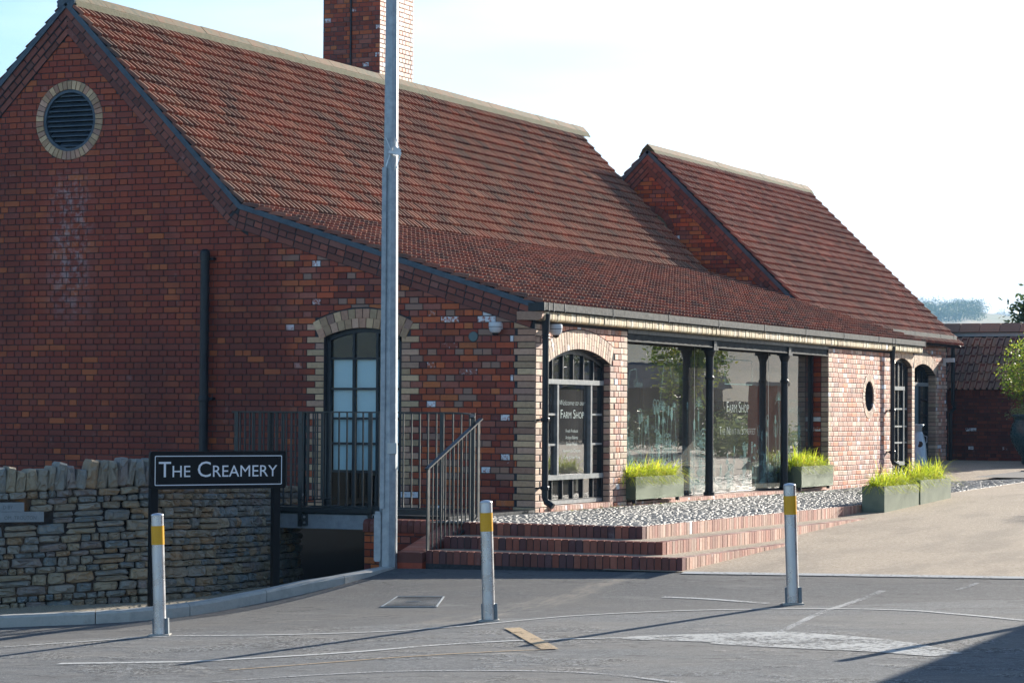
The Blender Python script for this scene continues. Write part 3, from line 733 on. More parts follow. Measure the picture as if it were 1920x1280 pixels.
# ------------------------------------------------------------------ long front
W1 = (.36, 2.15, .05, 1.665, 1.822); W2 = (13.93, 15.045, .1, 1.87, 2.01)
a1c = seg_arch(*[W1[i] for i in (0, 1, 3, 4)]); a2c = seg_arch(*[W2[i] for i in (0, 1, 3, 4)])
PORT = (12.65, 1.385)
ZT = 2.075
brickwall(P_fac, FP, 0, 15.2, -.02 - CH * 0, ZT, rects=[(W1[0], W1[1], W1[2], W1[3]), (W2[0], W2[1], W2[2], W2[3]), (2.69, 10.58, -.1, ZT)], circles=[(PORT[0], PORT[1], .34)],
          arcs=[(a1c[0], a1c[1], a1c[2] + .222, W1[3] - .04, 1.02), (a2c[0], a2c[1], a2c[2] + .222, W2[3] - .04, .70)],
          quoins=[(0, 1, .115, .225, -.1, 2.1), (W1[1], 1, .115, .20, 0, W1[3] - .02), (2.69, -1, .20, .115, -.1, ZT), (W1[0], -1, .115, .20, 0, W1[3] - .02), (10.58, 1, .20, .115, -.1, ZT), (W2[0], -1, .115, .2, 0, W2[3]), (15.2, -1, .155, .155, 0, ZT)], qpool=P_buff)
slab('front_wall', FP, [(0, -.3), (15.2, -.3), (15.2, 2.2), (0, 2.2)], [circ(*PORT, .235), arch_outline(W1[0], W1[1], W1[2], W1[3], W1[4]), arch_outline(W2[0], W2[1], W2[2], W2[3], W2[4]), [(2.69, .0), (10.58, .0), (10.58, 2.06), (2.69, 2.06)]], m_mortar, bld, reveal=.24)
voussoirs(P_archf, FP, PORT[0], PORT[1], .232, .345, 0, 2 * math.pi, 28, gap=.007)
voussoirs(P_archf, Plane((0, 0, 0), (0, 1, 0)), PORT[0], PORT[1], .228, .236, 0, 2 * math.pi, 28, d=-.02, dep=.2)
for (c_, W_, n_) in ((a1c, W1, 27), (a2c, W2, 19)):
    ang = math.asin((W_[1] - W_[0]) / 2 / c_[2]) * 1.03
    voussoirs(P_archf, FP, c_[0], c_[1], c_[2], c_[2] + .218, math.pi / 2 + ang, math.pi / 2 - ang, n_, dep=.13, gap=.007, split=(.33, .66))
# jamb bricks on the far reveals (they face the road)
for (yy, x0, z0, z1, pool) in ((W1[1], -.13, W1[2], W1[3] + .02, P_buff), (10.58, -.30, .0, 2.0, P_fac), (W2[1], -.12, W2[2], W2[3], P_buff)):
    pl = Plane((x0, yy - .0, 0), (1, 0, 0)); k = 0; z = -.02
    while z < z1:
        if z > z0 - .05:
            w_ = -x0
            if w_ < .2: brick(P_buff if k % 2 else P_fac, pl, rect(.004, w_ - .004, z + .005, z + CH - .005), .004)
            else:
                brick(P_buff, pl, rect(w_ - .11, w_ - .004, z + .005, z + CH - .005), .004); brick(P_red, pl, rect(.004, w_ - .12, z + .005, z + CH - .005), .004)
        z += CH; k += 1
# header course under the corbel, corbel of bull-nosed bricks
P_cor = Pool('corbel_brick', m_cor, bld)
def corbel(pool, x0, y0, y1, z0, z1, proj, pitch=.0755):
    prof = [(0, 0), (proj - .022, 0), (proj - .007, .006), (proj - .001, .018), (proj, .028), (proj, z1 - z0), (0, z1 - z0)]
    y = y0
    while y < y1 - .02:
        w_ = pitch - .011; jj = random.uniform(-.004, .004)
        vs = [V((x0 + a + (jj if a > 0 else 0), y + .0045, z0 + b)) for a, b in prof] + [V((x0 + a + (jj if a > 0 else 0), y + .0045 + w_, z0 + b)) for a, b in prof]
        n = len(prof); fs = [tuple(range(n)), tuple(range(n, 2 * n))[::-1]] + [(i, n + i, n + (i + 1) % n, (i + 1) % n) for i in range(n)]
        pool.add(vs, fs, score((x0 + proj, y, z0), w_ * (z1 - z0), V((1, 0, 0)))); y += pitch
corbel(P_cor, 0, -.02, 15.28, 2.105, 2.205, .105)
g = G(); g.box((-.05, -.02, 2.112), (.055, 15.27, 2.2)); g.obj('corbel_mortar', m_mortar, bld)
g = G(); g.prism([V((.103, -.075, 2.205)), V((-.20, -.075, 2.205)), V((-.20, -.075, 2.115)), V((.06, -.075, 2.11)), V((.095, -.075, 2.125)), V((.103, -.075, 2.15))], (0, .052, 0)); g.obj('kneeler_block', m_bufg, bld)
g = G(); g.box((.0, 2.70, 2.05), (.004, 10.57, 2.10)); g.obj('painted_lintel_shadow', m_dark, bld)  # dark strip laid on the wall as the shade under the corbel
# gutter in lengths
g = G(); g.box((-.06, -.08, 2.208), (.03, 15.3, 2.30)); g.obj('fascia', m_dark, bld)
ys = [-.09, .03, .17, .48, 1.9, 3.7, 5.5, 7.3, 9.1, 10.9, 12.7, 13.45, 13.62, 15.34]
for a, b in zip(ys, ys[1:]):
    g = G(); g.prism([V((.03, a + .008, 2.215)), V((.135, a + .008, 2.215)), V((.14, a + .008, 2.222)), V((.14, a + .008, 2.302)), V((.125, a + .008, 2.302)), V((.125, a + .008, 2.235)), V((.03, a + .008, 2.235))], (0, b - a - .016, 0))
    g.obj('gutter_length', m_gut, bld)
g = G()
for y in ys: g.box((.03, y - .014, 2.211), (.144, y + .014, 2.305))
g.box((.02, -.095, 2.212), (.135, -.083, 2.30)); g.obj('gutter_joint', m_dark, bld)
# downpipes
def downpipe(y, ztop, zbot, bands):
    g = G(); x = .085
    g.tube([(x, y, ztop), (x, y, zbot + .1), (x + .02, y, zbot + .05), (x + .10, y, zbot + .0)], .036, 12)
    g.tube([(x, y, ztop - .15), (x, y, ztop - .02), (x, y, ztop + .08)], [.037, .045, .052], 12)
    for z in bands: g.lathe([(.043, z), (.048, z + .008), (.048, z + .035), (.043, z + .043)], 12, (x, y, 0)); g.box((0, y - .045, z + .012), (x, y + .045, z + .03))
    for z in (ztop - .16, ztop - .19): g.lathe([(.042, z), (.047, z + .006), (.042, z + .014)], 12, (x, y, 0))
    return g.obj('downpipe', m_dark, bld)
downpipe(.07, 2.1, .07, (1.0, .25)); downpipe(13.62, 2.1, .3, (1.15, .5))

# arched front windows
def front_window(W_, d, name, cols, rows_z, casement, parent):
    t = thing('x', None, None); t.name = name; t.parent = parent
    pl = FP
    u0, u1, z0, zs, za = W_
    arched_frame(pl, u0 + .004, u1 - .004, z0 + .02, zs, za, d, .055, m_dark, t)
    return t
t1 = front_window(W1, -.13, 'arched_window', 0, 0, 0, bld)
d = -.13
u0, u1 = W1[0], W1[1]; zb1, zb2 = .40, 1.42
for zq in (zb1 - .055, zb2):
    g = G(); frame_bar(g, FP, u0 + .05, u1 - .05, zq, zq + .055, d, d + .07); g.obj('transom', m_frame, t1)
g = G(); frame_bar(g, FP, u0 + .05, u1 - .05, .07, .11, d, d + .055); g.obj('bottom_rail', m_frame, t1)
ca, cb = u0 + .42, u1 - .40
for x in (ca, cb):
    g = G(); frame_bar(g, FP, x - .022, x + .022, zb1, zb2, d + .002, d + .062); g.obj('casement_stile', m_frame, t1)
for i in range(1, 6):
    x = u0 + (u1 - u0) * i / 6
    cu2, cz2, R2 = a1c; zt = cz2 + math.sqrt(R2 ** 2 - (x - cu2) ** 2) - .03
    g = G(); frame_bar(g, FP, x - .013, x + .013, zb2 + .05, zt, d, d + .045); g.obj('mullion', m_dark, t1)
    g = G(); frame_bar(g, FP, x - .013, x + .013, .1, zb1 - .05, d, d + .045); g.obj('mullion', m_dark, t1)
for x0_, x1_ in ((u0 + .05, ca - .02), (cb + .02, u1 - .05)):
    for z in (.74, 1.08):
        g = G(); frame_bar(g, FP, x0_, x1_, z - .012, z + .012, d + .004, d + .05); g.obj('glazing_bar', m_frame, t1)
for a, b, c, e in ((u0 + .04, u1 - .04, .1, zb1 - .03), (u0 + .04, ca, zb1, zb2), (ca, cb, zb1, zb2), (cb, u1 - .04, zb1, zb2)): pane('glass_pane', FP, a, b, c, e, d + .02, t1)
cu2, cz2, R2 = a1c
pts = [(u0 + .03, zb2), (u1 - .03, zb2)] + [(x, cz2 + math.sqrt(R2 ** 2 - (x - cu2) ** 2) - .02) for x in [u1 - .03 - (u1 - u0 - .06) * k / 10 for k in range(11)]]
mk('glass_pane', [FP(a, b, d + .02) for a, b in pts], [tuple(range(len(pts)))], m_glass, t1)
g = G(); g.box((-.13, u0, .0), (.03, u1 + .02, .052)); g.obj('window_sill', m_stepside, bld)
t2 = front_window(W2, -.12, 'narrow_arched_window', 0, 0, 0, bld)
u0, u1 = W2[0], W2[1]; d = -.12
g = G(); frame_bar(g, FP, u0 + .05, u1 - .25, 1.50, 1.56, d, d + .07); frame_bar(g, FP, u0 + .05, u1 - .25, .30, .36, d, d + .07); frame_bar(g, FP, u1 - .29, u1 - .25, .36, 1.5, d + .002, d + .062); g.obj('casement_frame', m_frame, t2)
for z in (.66, .92, 1.20):
    g = G(); frame_bar(g, FP, u0 + .05, u1 - .05, z - .013, z + .013, d + .004, d + .05); g.obj('glazing_bar', m_frame, t2)
for x in (u0 + .3, u0 + .56, u0 + .82):
    g = G(); frame_bar(g, FP, x - .012, x + .012, .16, 1.93, d + .0, d + .045); g.obj('mullion', m_dark, t2)
pane('glass_pane', FP, u0 + .03, u1 - .03, .12, 1.93, d + .02, t2)
mk('porthole_back', [FP(PORT[0] + a, PORT[1] + b, -.2) for a, b in circ(0, 0, .26, 24)], [tuple(range(24))], m_dome, bld)

# shopfront: beam, iron columns, glazing
sh = thing('x', None, None); sh.name = 'shopfront'; sh.parent = bld
g = G(); g.box((-.10, 2.70, 1.96), (-.02, 10.57, 2.05)); g.box((-.13, 2.70, 1.955), (-.005, 10.57, 1.968)); g.box((-.13, 2.70, 2.046), (-.005, 10.57, 2.058)); g.obj('steel_beam', m_gut, sh)
for y in (5.73, 8.78):
    g = G(); x = -.075
    g.lathe([(.072, .0), (.072, .05), (.058, .06), (.054, .10), (.050, 1.50), (.062, 1.515), (.064, 1.535), (.052, 1.55), (.049, 1.56), (.052, 1.80), (.064, 1.83), (.078, 1.87), (.078, 1.89)], 18, (x, y, .035))
    g.box((x - .085, y - .085, 1.92), (x + .09, y + .085, 1.957)); g.box((x + .02, y - .05, 1.957), (x + .082, y + .05, 2.04))
    g.obj('iron_column', m_dark, sh, smooth=False)
gx = -.235
for a, b in ((2.70, 5.6), (5.6, 8.55), (8.55, 10.42)):
    mk('glass_pane', [V((gx, a, .06)), V((gx, b, .06)), V((gx, b, 1.97)), V((gx, a, 1.97))], [(0, 1, 2, 3)], m_glass, sh)
g = G()
for y in (5.6, 8.55): g.box((gx - .004, y - .004, .06), (gx + .002, y + .004, 1.97))
g.obj('glass_joint', m_frame, sh)
g = G(); g.box((gx - .05, 10.42, .05), (gx + .03, 10.50, 1.98)); g.box((gx - .04, 2.69, .04), (gx + .02, 10.5, .062)); g.obj('corner_post', m_dark, sh)
g = G(); g.box((-.30, 2.69, -.05), (-.0, 10.58, .030)); g.obj('shopfront_sill', m_mortarl, sh)
P_sill = Pool('sill_brick', m_stepside, sh, 120)
y = 2.7
while y < 10.55:
    vs = []; g = G(); g.box((-.245, y + .004, .0), (.008, y + .071, .042)); P_sill.add(g.v, g.f, score((0, y, .02), .003, V((1, 0, 0)))); y += .0755
P_sill.done()
y = .36
P_s2 = Pool('sill_brick', m_stepside, bld, 40)
while y < 2.12:
    g = G(); g.box((-.10, y + .004, .01), (.036, y + .071, .062)); P_s2.add(g.v, g.f, score((0, y, .02), .003, V((1, 0, 0)))); y += .0755
P_s2.done()

# lettering printed on the glass
def text(body, size, pl, u, z, d, parent, matl, name='lettering', align='CENTER', sx=1.0, shear=0, spacing=1.0, ext=0.0, smallcaps=False, bold=0.0):
    cv = bpy.data.curves.new('t', 'FONT'); cv.body = body; cv.size = size; cv.align_x = align; cv.shear = shear; cv.space_character = spacing; cv.extrude = ext; cv.offset = bold
    cv.resolution_u = 3
    if smallcaps:
        cv.small_caps_scale = .74
        for i, ch_ in enumerate(body):
            if ch_.islower(): cv.body_format[i].use_small_caps = True
    o = bpy.data.objects.new('t', cv); C.objects.link(o)
    dg = bpy.context.evaluated_depsgraph_get(); me = bpy.data.meshes.new_from_object(o.evaluated_get(dg))
    bpy.data.objects.remove(o)
    vs = [pl(u + v_.co.x * sx, z + v_.co.y, d + v_.co.z) for v_ in me.vertices]; fs = [tuple(p.vertices) for p in me.polygons]
    bpy.data.meshes.remove(me)
    return mk(name, vs, fs, matl, parent)
tx = (ca + cb) / 2; dg_ = -.13 + .024
text('Welcome to our', .085, FP, tx, 1.185, dg_, t1, m_letter, shear=.3, sx=1.3, bold=-.0015)
text('Farm Shop', .145, FP, tx + .01, 1.035, dg_, t1, m_letter, smallcaps=True, sx=1.12, bold=-.001)
for s_, z in (('Fresh Produce', .875), ('Artisan Bakery', .80), ('Estate Meats', .725), ('Homemade Cheeses', .65), ('Cyder & Fine Wine', .575)): text(s_, .055, FP, tx, z, dg_, t1, m_letter, sx=1.1, bold=-.0006)
gp = Plane((gx + .004, 0, 0), (0, 1, 0))
text('Grow', .13, gp, 3.62, 1.42, 0, sh, m_print, bold=-.003); text('butcher', .11, gp, 5.02, 1.50, 0, sh, m_print, shear=.2, bold=-.003); text('make', .11, gp, 4.10, .90, 0, sh, m_print, shear=.2, bold=-.003)
text('Farm Shop', .215, gp, 7.27, 1.12, 0, sh, m_letter, smallcaps=True, sx=1.0, bold=-.004)
text('from', .11, gp, 7.27, .98, 0, sh, m_print, shear=.25, bold=-.003); text('The Newt in Somerset', .165, gp, 7.27, .82, 0, sh, m_letter, smallcaps=True, sx=.98, bold=-.004)
text('Welcome to our', .08, gp, 9.75, 1.27, 0, sh, m_print, shear=.3, sx=1.1, bold=-.002); text('Farm Shop', .15, gp, 9.75, 1.12, 0, sh, m_print, smallcaps=True, bold=-.002)
for s_, z in (('Fresh Produce', .96), ('Artisan Bakery', .885), ('Estate Meats', .81), ('Homemade Cheeses', .735), ('Cyder & Fine Wine', .66)): text(s_, .055, gp, 9.75, z, 0, sh, m_print, sx=1.1, bold=-.001)
# etched meadow drawing
def ribbon(g, pts, w_, pl):
    vs = []; fs = []
    for i, p in enumerate(pts):
        a = pts[max(i - 1, 0)]; b = pts[min(i + 1, len(pts) - 1)]; dx = b[0] - a[0]; dz = b[1] - a[1]; L_ = math.hypot(dx, dz) + 1e-6
        vs += [pl(p[0] - dz / L_ * w_, p[1] + dx / L_ * w_), pl(p[0] + dz / L_ * w_, p[1] - dx / L_ * w_)]
    for i in range(len(pts) - 1): fs.append((2 * i, 2 * i + 1, 2 * i + 3, 2 * i + 2))
    g.add(vs, fs)
rs = random.Random(11); g = G()
def bloom(g, u, z, kind, s):
    if kind == 0:   # seed head, filled oval
        pts = [(u + s * .5 * math.cos(t * .5236), z + s * math.sin(t * .5236)) for t in range(12)]; g.add([gp(a, b) for a, b in pts], [tuple(range(12))])
    elif kind == 1:
        for k in range(9):
            a = math.pi * (k / 8.); ribbon(g, [(u, z), (u + s * math.cos(a) * .6, z + s * math.sin(a) * .7), (u + s * math.cos(a), z + s * math.sin(a) * .8 - .3 * s * abs(math.cos(a)))], .004, gp)
    elif kind == 2:
        ribbon(g, [(u + s * .7 * math.cos(t * .45), z + s * math.sin(t * .45)) for t in range(15)], .004, gp)
        for k in range(4): ribbon(g, [(u, z - s), (u + s * .5 * (k - 1.5) / 1.5, z + s * .3)], .003, gp)
    else:
        for k in range(7):
            zz_ = z - s * 1.4 + k * s * .35; ribbon(g, [(u, zz_), (u + .4 * s, zz_ + .12 * s), (u + .55 * s, zz_ + .3 * s)], .005, gp); ribbon(g, [(u, zz_), (u - .4 * s, zz_ + .12 * s), (u - .55 * s, zz_ + .3 * s)], .005, gp)
for i in range(150):
    u = rs.uniform(2.75, 10.35)
    if 6.0 < u < 8.1 and rs.random() < .5: continue
    lim = .58 if 6.0 < u < 8.1 else 9
    h = min(lim, .25 + rs.random() ** 2.2 * .75 + (.15 if u < 5.4 else 0)); lean = rs.uniform(-.12, .12)
    ribbon(g, [(u + lean * t * t, .08 + h * t) for t in (0, .25, .5, .75, 1)], .0045, gp)
    bloom(g, u + lean, .08 + h, rs.choice((0, 0, 1, 2, 2, 3)), rs.uniform(.03, .065) * (1.5 if h > .7 else 1))
    for k in range(rs.randint(1, 3)):
        t = rs.uniform(.1, .7); sgn = rs.choice((-1, 1)); z = .08 + h * t; uu = u + lean * t * t; w_ = rs.uniform(.08, .2)
        ribbon(g, [(uu, z), (uu + sgn * w_ * .5, z + w_ * .35), (uu + sgn * w_, z + w_ * .2)], .004, gp); ribbon(g, [(uu, z), (uu + sgn * w_ * .5, z + w_ * .05), (uu + sgn * w_, z + w_ * .2)], .004, gp)
for k in range(14):
    z = .1 + k * .06; ribbon(g, [(6.05, z), (6.2, z + .03), (6.3, z - .03)], .006, gp); ribbon(g, [(6.05, z), (5.9, z + .03), (5.82, z - .03)], .006, gp)
for (u, z0_, z1_) in ((4.45, .1, 1.15), (9.0, .1, 1.3), (5.75, .1, 1.2)):
    ribbon(g, [(u, z0_), (u + .03, (z0_ + z1_) / 2), (u, z1_)], .006, gp); bloom(g, u, z1_, 1, .16); bloom(g, u + .14, z1_ - .42, 2, .12); bloom(g, u - .14, z1_ - .4, 2, .12)
for (u0_, zt) in ((3.05, 1.62), (4.2, 1.75)):
    ribbon(g, [(u0_, .1), (u0_ + .1, 1.0), (u0_ + .3, zt), (u0_ + .5, zt + .02), (u0_ + .55, zt - .2)], .004, gp)
for a, b in (((6.75, 1.50), (7.85, 1.50)), ((7.85, 1.50), (7.85, 1.83)), ((7.85, 1.83), (6.75, 1.83)), ((6.75, 1.83), (6.75, 1.50))): ribbon(g, [a, b], .007, gp)
g.obj('etched_meadow_print', m_print, sh)

# ------------------------------------------------------------------ roofs
def tile_proto(width, gauge, variant=0):
    L_ = gauge + .035
    prof = [(0, .010), (.004, .044), (.010, .048), (.026, .047), (.031, .040), (.037, .008), (.070, .000), (.100, .002), (.114, .008), (.119, .042), (.125, .045), (.140, .044), (.145, .036), (.150, .008), (.180, .0), (.215, .002), (.235, .010)]
    k = width / .235; prof = [(a * k, h) for a, h in prof]
    n = len(prof); vs = []; fs = []
    # rows along slope: tail, mid, head
    rows = [(0, 1.22, 0, .024), (L_ * .45, 1.16, 0, .012), (L_ * .68, 1.02, .002, .007), (L_ * .84, .85, .026, .003), (L_, .6, .018, -.005)]
    for s_, hk, pan, base in rows:
        for i_, (a, h) in enumerate(prof): vs.append((a, s_, max(h * hk, pan if 5 <= i_ <= 8 else 0) + base))
    for r in range(len(rows) - 1):
        for i in range(n - 1): fs.append((r * n + i, r * n + i + 1, (r + 1) * n + i + 1, (r + 1) * n + i))
    b = len(vs)
    for a, h in prof: vs.append((a, .0, h * 1.22 + .024 - .016))
    for i in range(n - 1): fs.append((i, b + i, b + i + 1, i + 1))
    return (vs, fs)
def tile_roof(pool, org, A, Sd, ncol, nrow, width, gauge, crange=None, jit=.003, skip=None, wide=None):
    org = V(org); A = V(A); Sd = V(Sd).normalized(); Nn = A.cross(Sd)
    protos = [tile_proto(width, gauge)]
    rs = random.Random(ncol * 100 + nrow)
    for r in range(nrow):
        for c_ in range(ncol):
            if skip and skip(r, c_): continue
            p = org + A * (c_ * width) + Sd * (r * gauge + rs.uniform(-jit, jit)) + Nn * rs.uniform(-.002, .002)
            m4 = Matrix.Identity(4); rot = Matrix.Rotation(rs.uniform(-.010, .010), 3, Nn)
            a_ = rot @ A; s_ = rot @ Sd
            for i in range(3): m4[i][0] = a_[i]; m4[i][1] = s_[i]; m4[i][2] = Nn[i]; m4[i][3] = p[i]
            pool.inst(protos[0], m4, score(p, width * gauge, Nn))
P_tile = Pool('roof_tile', m_tile, bld)
Y0 = -.075; TW = .2365; NC = 66
up1 = V((APX[0] - KNK[0], 0, APX[1] - KNK[1])); up2 = V((KNK[0] - EAV[0], 0, KNK[1] - EAV[1]))
Lm = up1.length; Ll = up2.length
A_ = V((0, 1, 0))
# A x S must point outwards (up): for S going to -X and up, Y x S = (Sz, 0, -Sx) -> up, good
nm = round((Lm - .06) / .19); gm = (Lm - .10) / nm
nl = round(Ll / .19); gl = (Ll + .02) / nl
tile_roof(P_tile, V((KNK[0], Y0, KNK[1])) + up1.normalized() * .0, A_, up1, NC, nm, TW, gm)
tile_roof(P_tile, V((EAV[0] + .07, Y0, EAV[1] - .025)), A_, up2, NC, nl, TW, gl)
P_tile.done()
P_back = Pool('rear_roof_tile', m_tile, bld, 60)
bd = V((LEF[0] - APX[0], 0, LEF[1] - APX[1]))
nb = int(bd.length / .19)
# rear slope: only the column along the verge shows
tile_roof(P_back, V((LEF[0], Y0 + .47, LEF[1])), -A_, -bd, 2, nb, TW, bd.length / nb)
P_back.done()
g = G()
ye = 15.62
def sheet(g, p, q, y0, y1, dn):
    p = V((p[0], 0, p[1])); q = V((q[0], 0, q[1])); n = V((n_ := (q - p).normalized(), )[0]); nn = V((-(q - p).normalized().z, 0, (q - p).normalized().x))
    if nn.z < 0: nn = -nn
    g.prism([p + V((0, y0, 0)), q + V((0, y0, 0)), q + V((0, y1, 0)), p + V((0, y1, 0))], -nn * dn)
sheet(g, EAV, KNK, .0, ye, .05); sheet(g, KNK, APX, .0, ye, .05); sheet(g, APX, LEF, .0, ye, .05)
sheet(g, LEF, (LEF[0] - 2, LEF[1] - 2), .0, ye, .05)
g.obj('roof_deck', m_dark, bld)
# far verge edge strip
P_ridge = Pool('ridge_tile', m_ridge, bld, 60)
def ridge_row(pool, x, z, y0, y1, ln, side1, side2, m_bedding, parent):
    y = y0; k = 0
    while y < y1 - .05:
        e = min(y + ln, y1); t = .016
        o_ = random.uniform(-.004, .004)
        a = V((side1[0], 0, side1[1])).normalized() * .145; b = V((side2[0], 0, side2[1])).normalized() * .145
        vs = []
        for yy, s_ in ((y + .003, 1), (e - .003, 1)):
            vs += [V((x, yy, z + o_)), V((x, yy, z + o_)) + a, V((x, yy, z + o_ - t * 1.4)) + a * .96, V((x, yy, z + o_ - t * 1.6)), V((x, yy, z + o_ - t * 1.4)) + b * .96, V((x, yy, z + o_)) + b]
        n = 6; fs = [tuple(range(6)), tuple(range(6, 12))[::-1]] + [(i, n + i, n + (i + 1) % n, (i + 1) % n) for i in range(n)]
        pool.add(vs, fs, score((x, y, z), .05)); y = e
    g = G()
    for sd in (side1, side2):
        a = V((sd[0], 0, sd[1])).normalized(); nn = V((-a.z, 0, a.x)); nn = nn if nn.z > 0 else -nn
        p0 = V((x, 0, z - .03))
        k_ = int((y1 - y0) / .2); vs = []; fs = []
        rr = random.Random(3)
        for i in range(k_ + 1):
            yy = y0 + .02 + (y1 - y0 - .04) * i / k_; o_ = rr.uniform(-.008, .006)
            vs += [p0 + V((0, yy, 0)) + a * .08 + nn * .012, p0 + V((0, yy, 0)) + a * .145 + nn * (.018), p0 + V((0, yy, 0)) + a * (.215 + o_) - nn * .01]
        for i in range(k_): fs += [(3 * i, 3 * i + 1, 3 * i + 4, 3 * i + 3), (3 * i + 1, 3 * i + 2, 3 * i + 5, 3 * i + 4)]
        g.add(vs, fs)
    g.add([V((x, y0 + .02, z - .02)), V((x, y0 + .02, z - .02)) + V((side1[0], 0, side1[1])).normalized() * .21, V((x, y0 + .02, z - .02)) + V((side2[0], 0, side2[1])).normalized() * .21], [(0, 1, 2)])
    g.add([V((x, y1 - .02, z - .02)), V((x, y1 - .02, z - .02)) + V((side1[0], 0, side1[1])).normalized() * .21, V((x, y1 - .02, z - .02)) + V((side2[0], 0, side2[1])).normalized() * .21], [(0, 1, 2)])
    g.obj('ridge_bedding', m_bedding, parent)
sdR = (KNK[0] - APX[0], KNK[1] - APX[1]); sdL = (LEF[0] - APX[0], LEF[1] - APX[1])
ridge_row(P_ridge, APX[0], APX[1] + .125, -.07, 15.85, .385, sdR, sdL, m_bed, bld)
P_ridge.done()
g = G(); g.prism([V((APX[0], -.078, APX[1] + .12)), V((APX[0] + .13, -.078, APX[1] + .0)), V((APX[0] + .09, -.078, APX[1] - .09)), V((APX[0], -.078, APX[1] - .02)), V((APX[0] - .09, -.078, APX[1] - .09)), V((APX[0] - .13, -.078, APX[1] + .0))], (0, .03, 0)); g.obj('verge_cap', m_flash, bld)
# chimney
chm = thing('x', None, None); chm.name = 'chimney'; chm.parent = bld
P_ch = Pool('brick', m_redn, chm, 150); P_ch2 = Pool('side_brick', m_fac, chm, 100)  # side face uses the brick with sunlight put into its colour
cy_, cx0, cx1 = 10.0, -8.15, -7.14
brickwall(P_ch, Plane((0, cy_, 0), (1, 0, 0)), cx0, cx1, 5.2, 8.9); brickwall(P_ch2, Plane((cx1, 0, 0), (0, 1, 0)), cy_, cy_ + 1.17, 5.2, 8.9)
g = G(); g.box((cx0, cy_ + .007, 4.5), (cx1 - .007, cy_ + 1.16, 8.9)); g.box((cx0 - .05, cy_ - .05, 8.9), (cx1 + .05, cy_ + 1.2, 9.1)); g.obj('stack_core', m_mortarl, chm)
g = G(); g.bar(((cx0 + cx1) / 2 - .0, cy_ - .012, 5.2), ((cx0 + cx1) / 2, cy_ - .012, 8.9), .022); g.obj('lightning_conductor', m_dark, chm)
for p in (P_red, P_fac, P_buf, P_arch, P_buff, P_archf, P_verge, P_cor): p.done()
P_ch.done(); P_ch2.done()

# ------------------------------------------------------------------ second building behind
b2 = thing('rear_brick_building', 'smaller red brick building with steep tiled roof, joined behind the far end of the shop', 'building')
Y2 = 15.68; A2 = (-4.85, 5.63); E2 = (-1.62, 2.46); L2 = (-8.2, A2[1] - .99 * 3.35)
G2 = Plane((0, Y2, 0), (1, 0, 0)); F2 = Plane((-1.8, 0, 0), (0, 1, 0))
Q_red = Pool('brick', m_redn, b2); Q_arch = Pool('arch_brick', m_verge, b2, 60); Q_v = Pool('verge_brick', m_verge, b2, 200); Q_fac = Pool('front_brick', m_fac, b2); Q_bf = Pool('buff_brick', m_buf, b2); Q_av = Pool('front_arch_brick', m_buf, b2, 80)
na = nrm(A2, E2); nb_ = nrm(A2, L2)
ha = (-na[0], -na[1], -(na[0] * A2[0] + na[1] * A2[1] + in1)); hb = (-nb_[0], -nb_[1], -(nb_[0] * A2[0] + nb_[1] * A2[1] + in1))
O2 = (-4.85, 4.2)
brickwall(Q_red, G2, -8.2, -1.8, 2.2, 5.6, halfs=[ha, hb], circles=[(O2[0], O2[1], .47)])
slab('gable_wall', G2, [(-8.2, -1), (-1.8, -1), (-1.8, 2.5), (A2[0], A2[1] - .04), (-8.2, L2[1])], [circ(*O2, .37)], m_mortar, b2, reveal=.1)
voussoirs(Q_arch, G2, O2[0], O2[1], .36, .475, 0, 2 * math.pi, 34, gap=.008)
verge_courses(Q_v, G2, A2, E2, na, VW, FL, 0); verge_courses(Q_v, G2, A2, L2, nb_, VW, FL, 0)
g = G()
for p, q, nn in ((A2, E2, na), (A2, L2, nb_)):
    strip(g, G2, p, q, nn, FL, FL + .08, -.01, .047); strip(g, G2, p, q, nn, FL + .07, FL + .157, -.01, .029); strip(g, G2, p, q, nn, FL + .15, FL + .231, -.01, .013)
g.obj('verge_mortar', m_mortar, b2)
g = G()
for p, q, nn in ((A2, E2, na), (A2, L2, nb_)): strip(g, G2, p, q, nn, -.012, FL + .004, -.02, .075)
g.obj('verge_flashing', m_flash, b2)
Y3 = 24.15
DU0, DU1, DZS, DZA = 21.3, 23.12, 1.86, 2.075
dc = seg_arch(DU0, DU1, DZS, DZA)
brickwall(Q_fac, F2, 16.5, 23.95, .1, 2.48, rects=[(DU0, DU1, 0, DZS)], arcs=[(dc[0], dc[1], dc[2] + .235, DZS - .04, 1.05)], quoins=[(DU1, 1, .225, .115, .1, DZS), (DU0, -1, .225, .115, .1, DZS)], qpool=Q_bf)
slab('front_wall', F2, [(Y2, -.5), (23.95, -.5), (23.95, 2.6), (Y2, 2.6)], [arch_outline(DU0, DU1, .1, DZS, DZA)], m_mortarl, b2, reveal=.25)
ang = math.asin((DU1 - DU0) / 2 / dc[2]) * 1.03
voussoirs(Q_av, F2, dc[0], dc[1], dc[2], dc[2] + .23, math.pi / 2 + ang, math.pi / 2 - ang, 24, dep=.2, gap=.008, split=(.33, .66))
pl = Plane((-2.0, DU1, 0), (1, 0, 0)); z = .1; k = 0
while z < DZS: brick(Q_bf, pl, rect(.004, .196, z + .005, z + CH - .005), .004); z += CH; k += 1
t3 = thing('x', None, None); t3.name = 'arched_doorway'; t3.parent = b2
arched_frame(F2, DU0, DU1, .12, DZS, DZA, -.2, .07, m_dark, t3)
g = G(); frame_bar(g, F2, DU0 + .05, DU1 - .10, 1.66, 1.73, -.2, -.12); g.obj('transom', m_frame, t3)
g = G(); frame_bar(g, F2, DU0 + .07, 22.42, .2, 1.66, -.19, -.15); g.obj('door_leaf', m_door, t3)
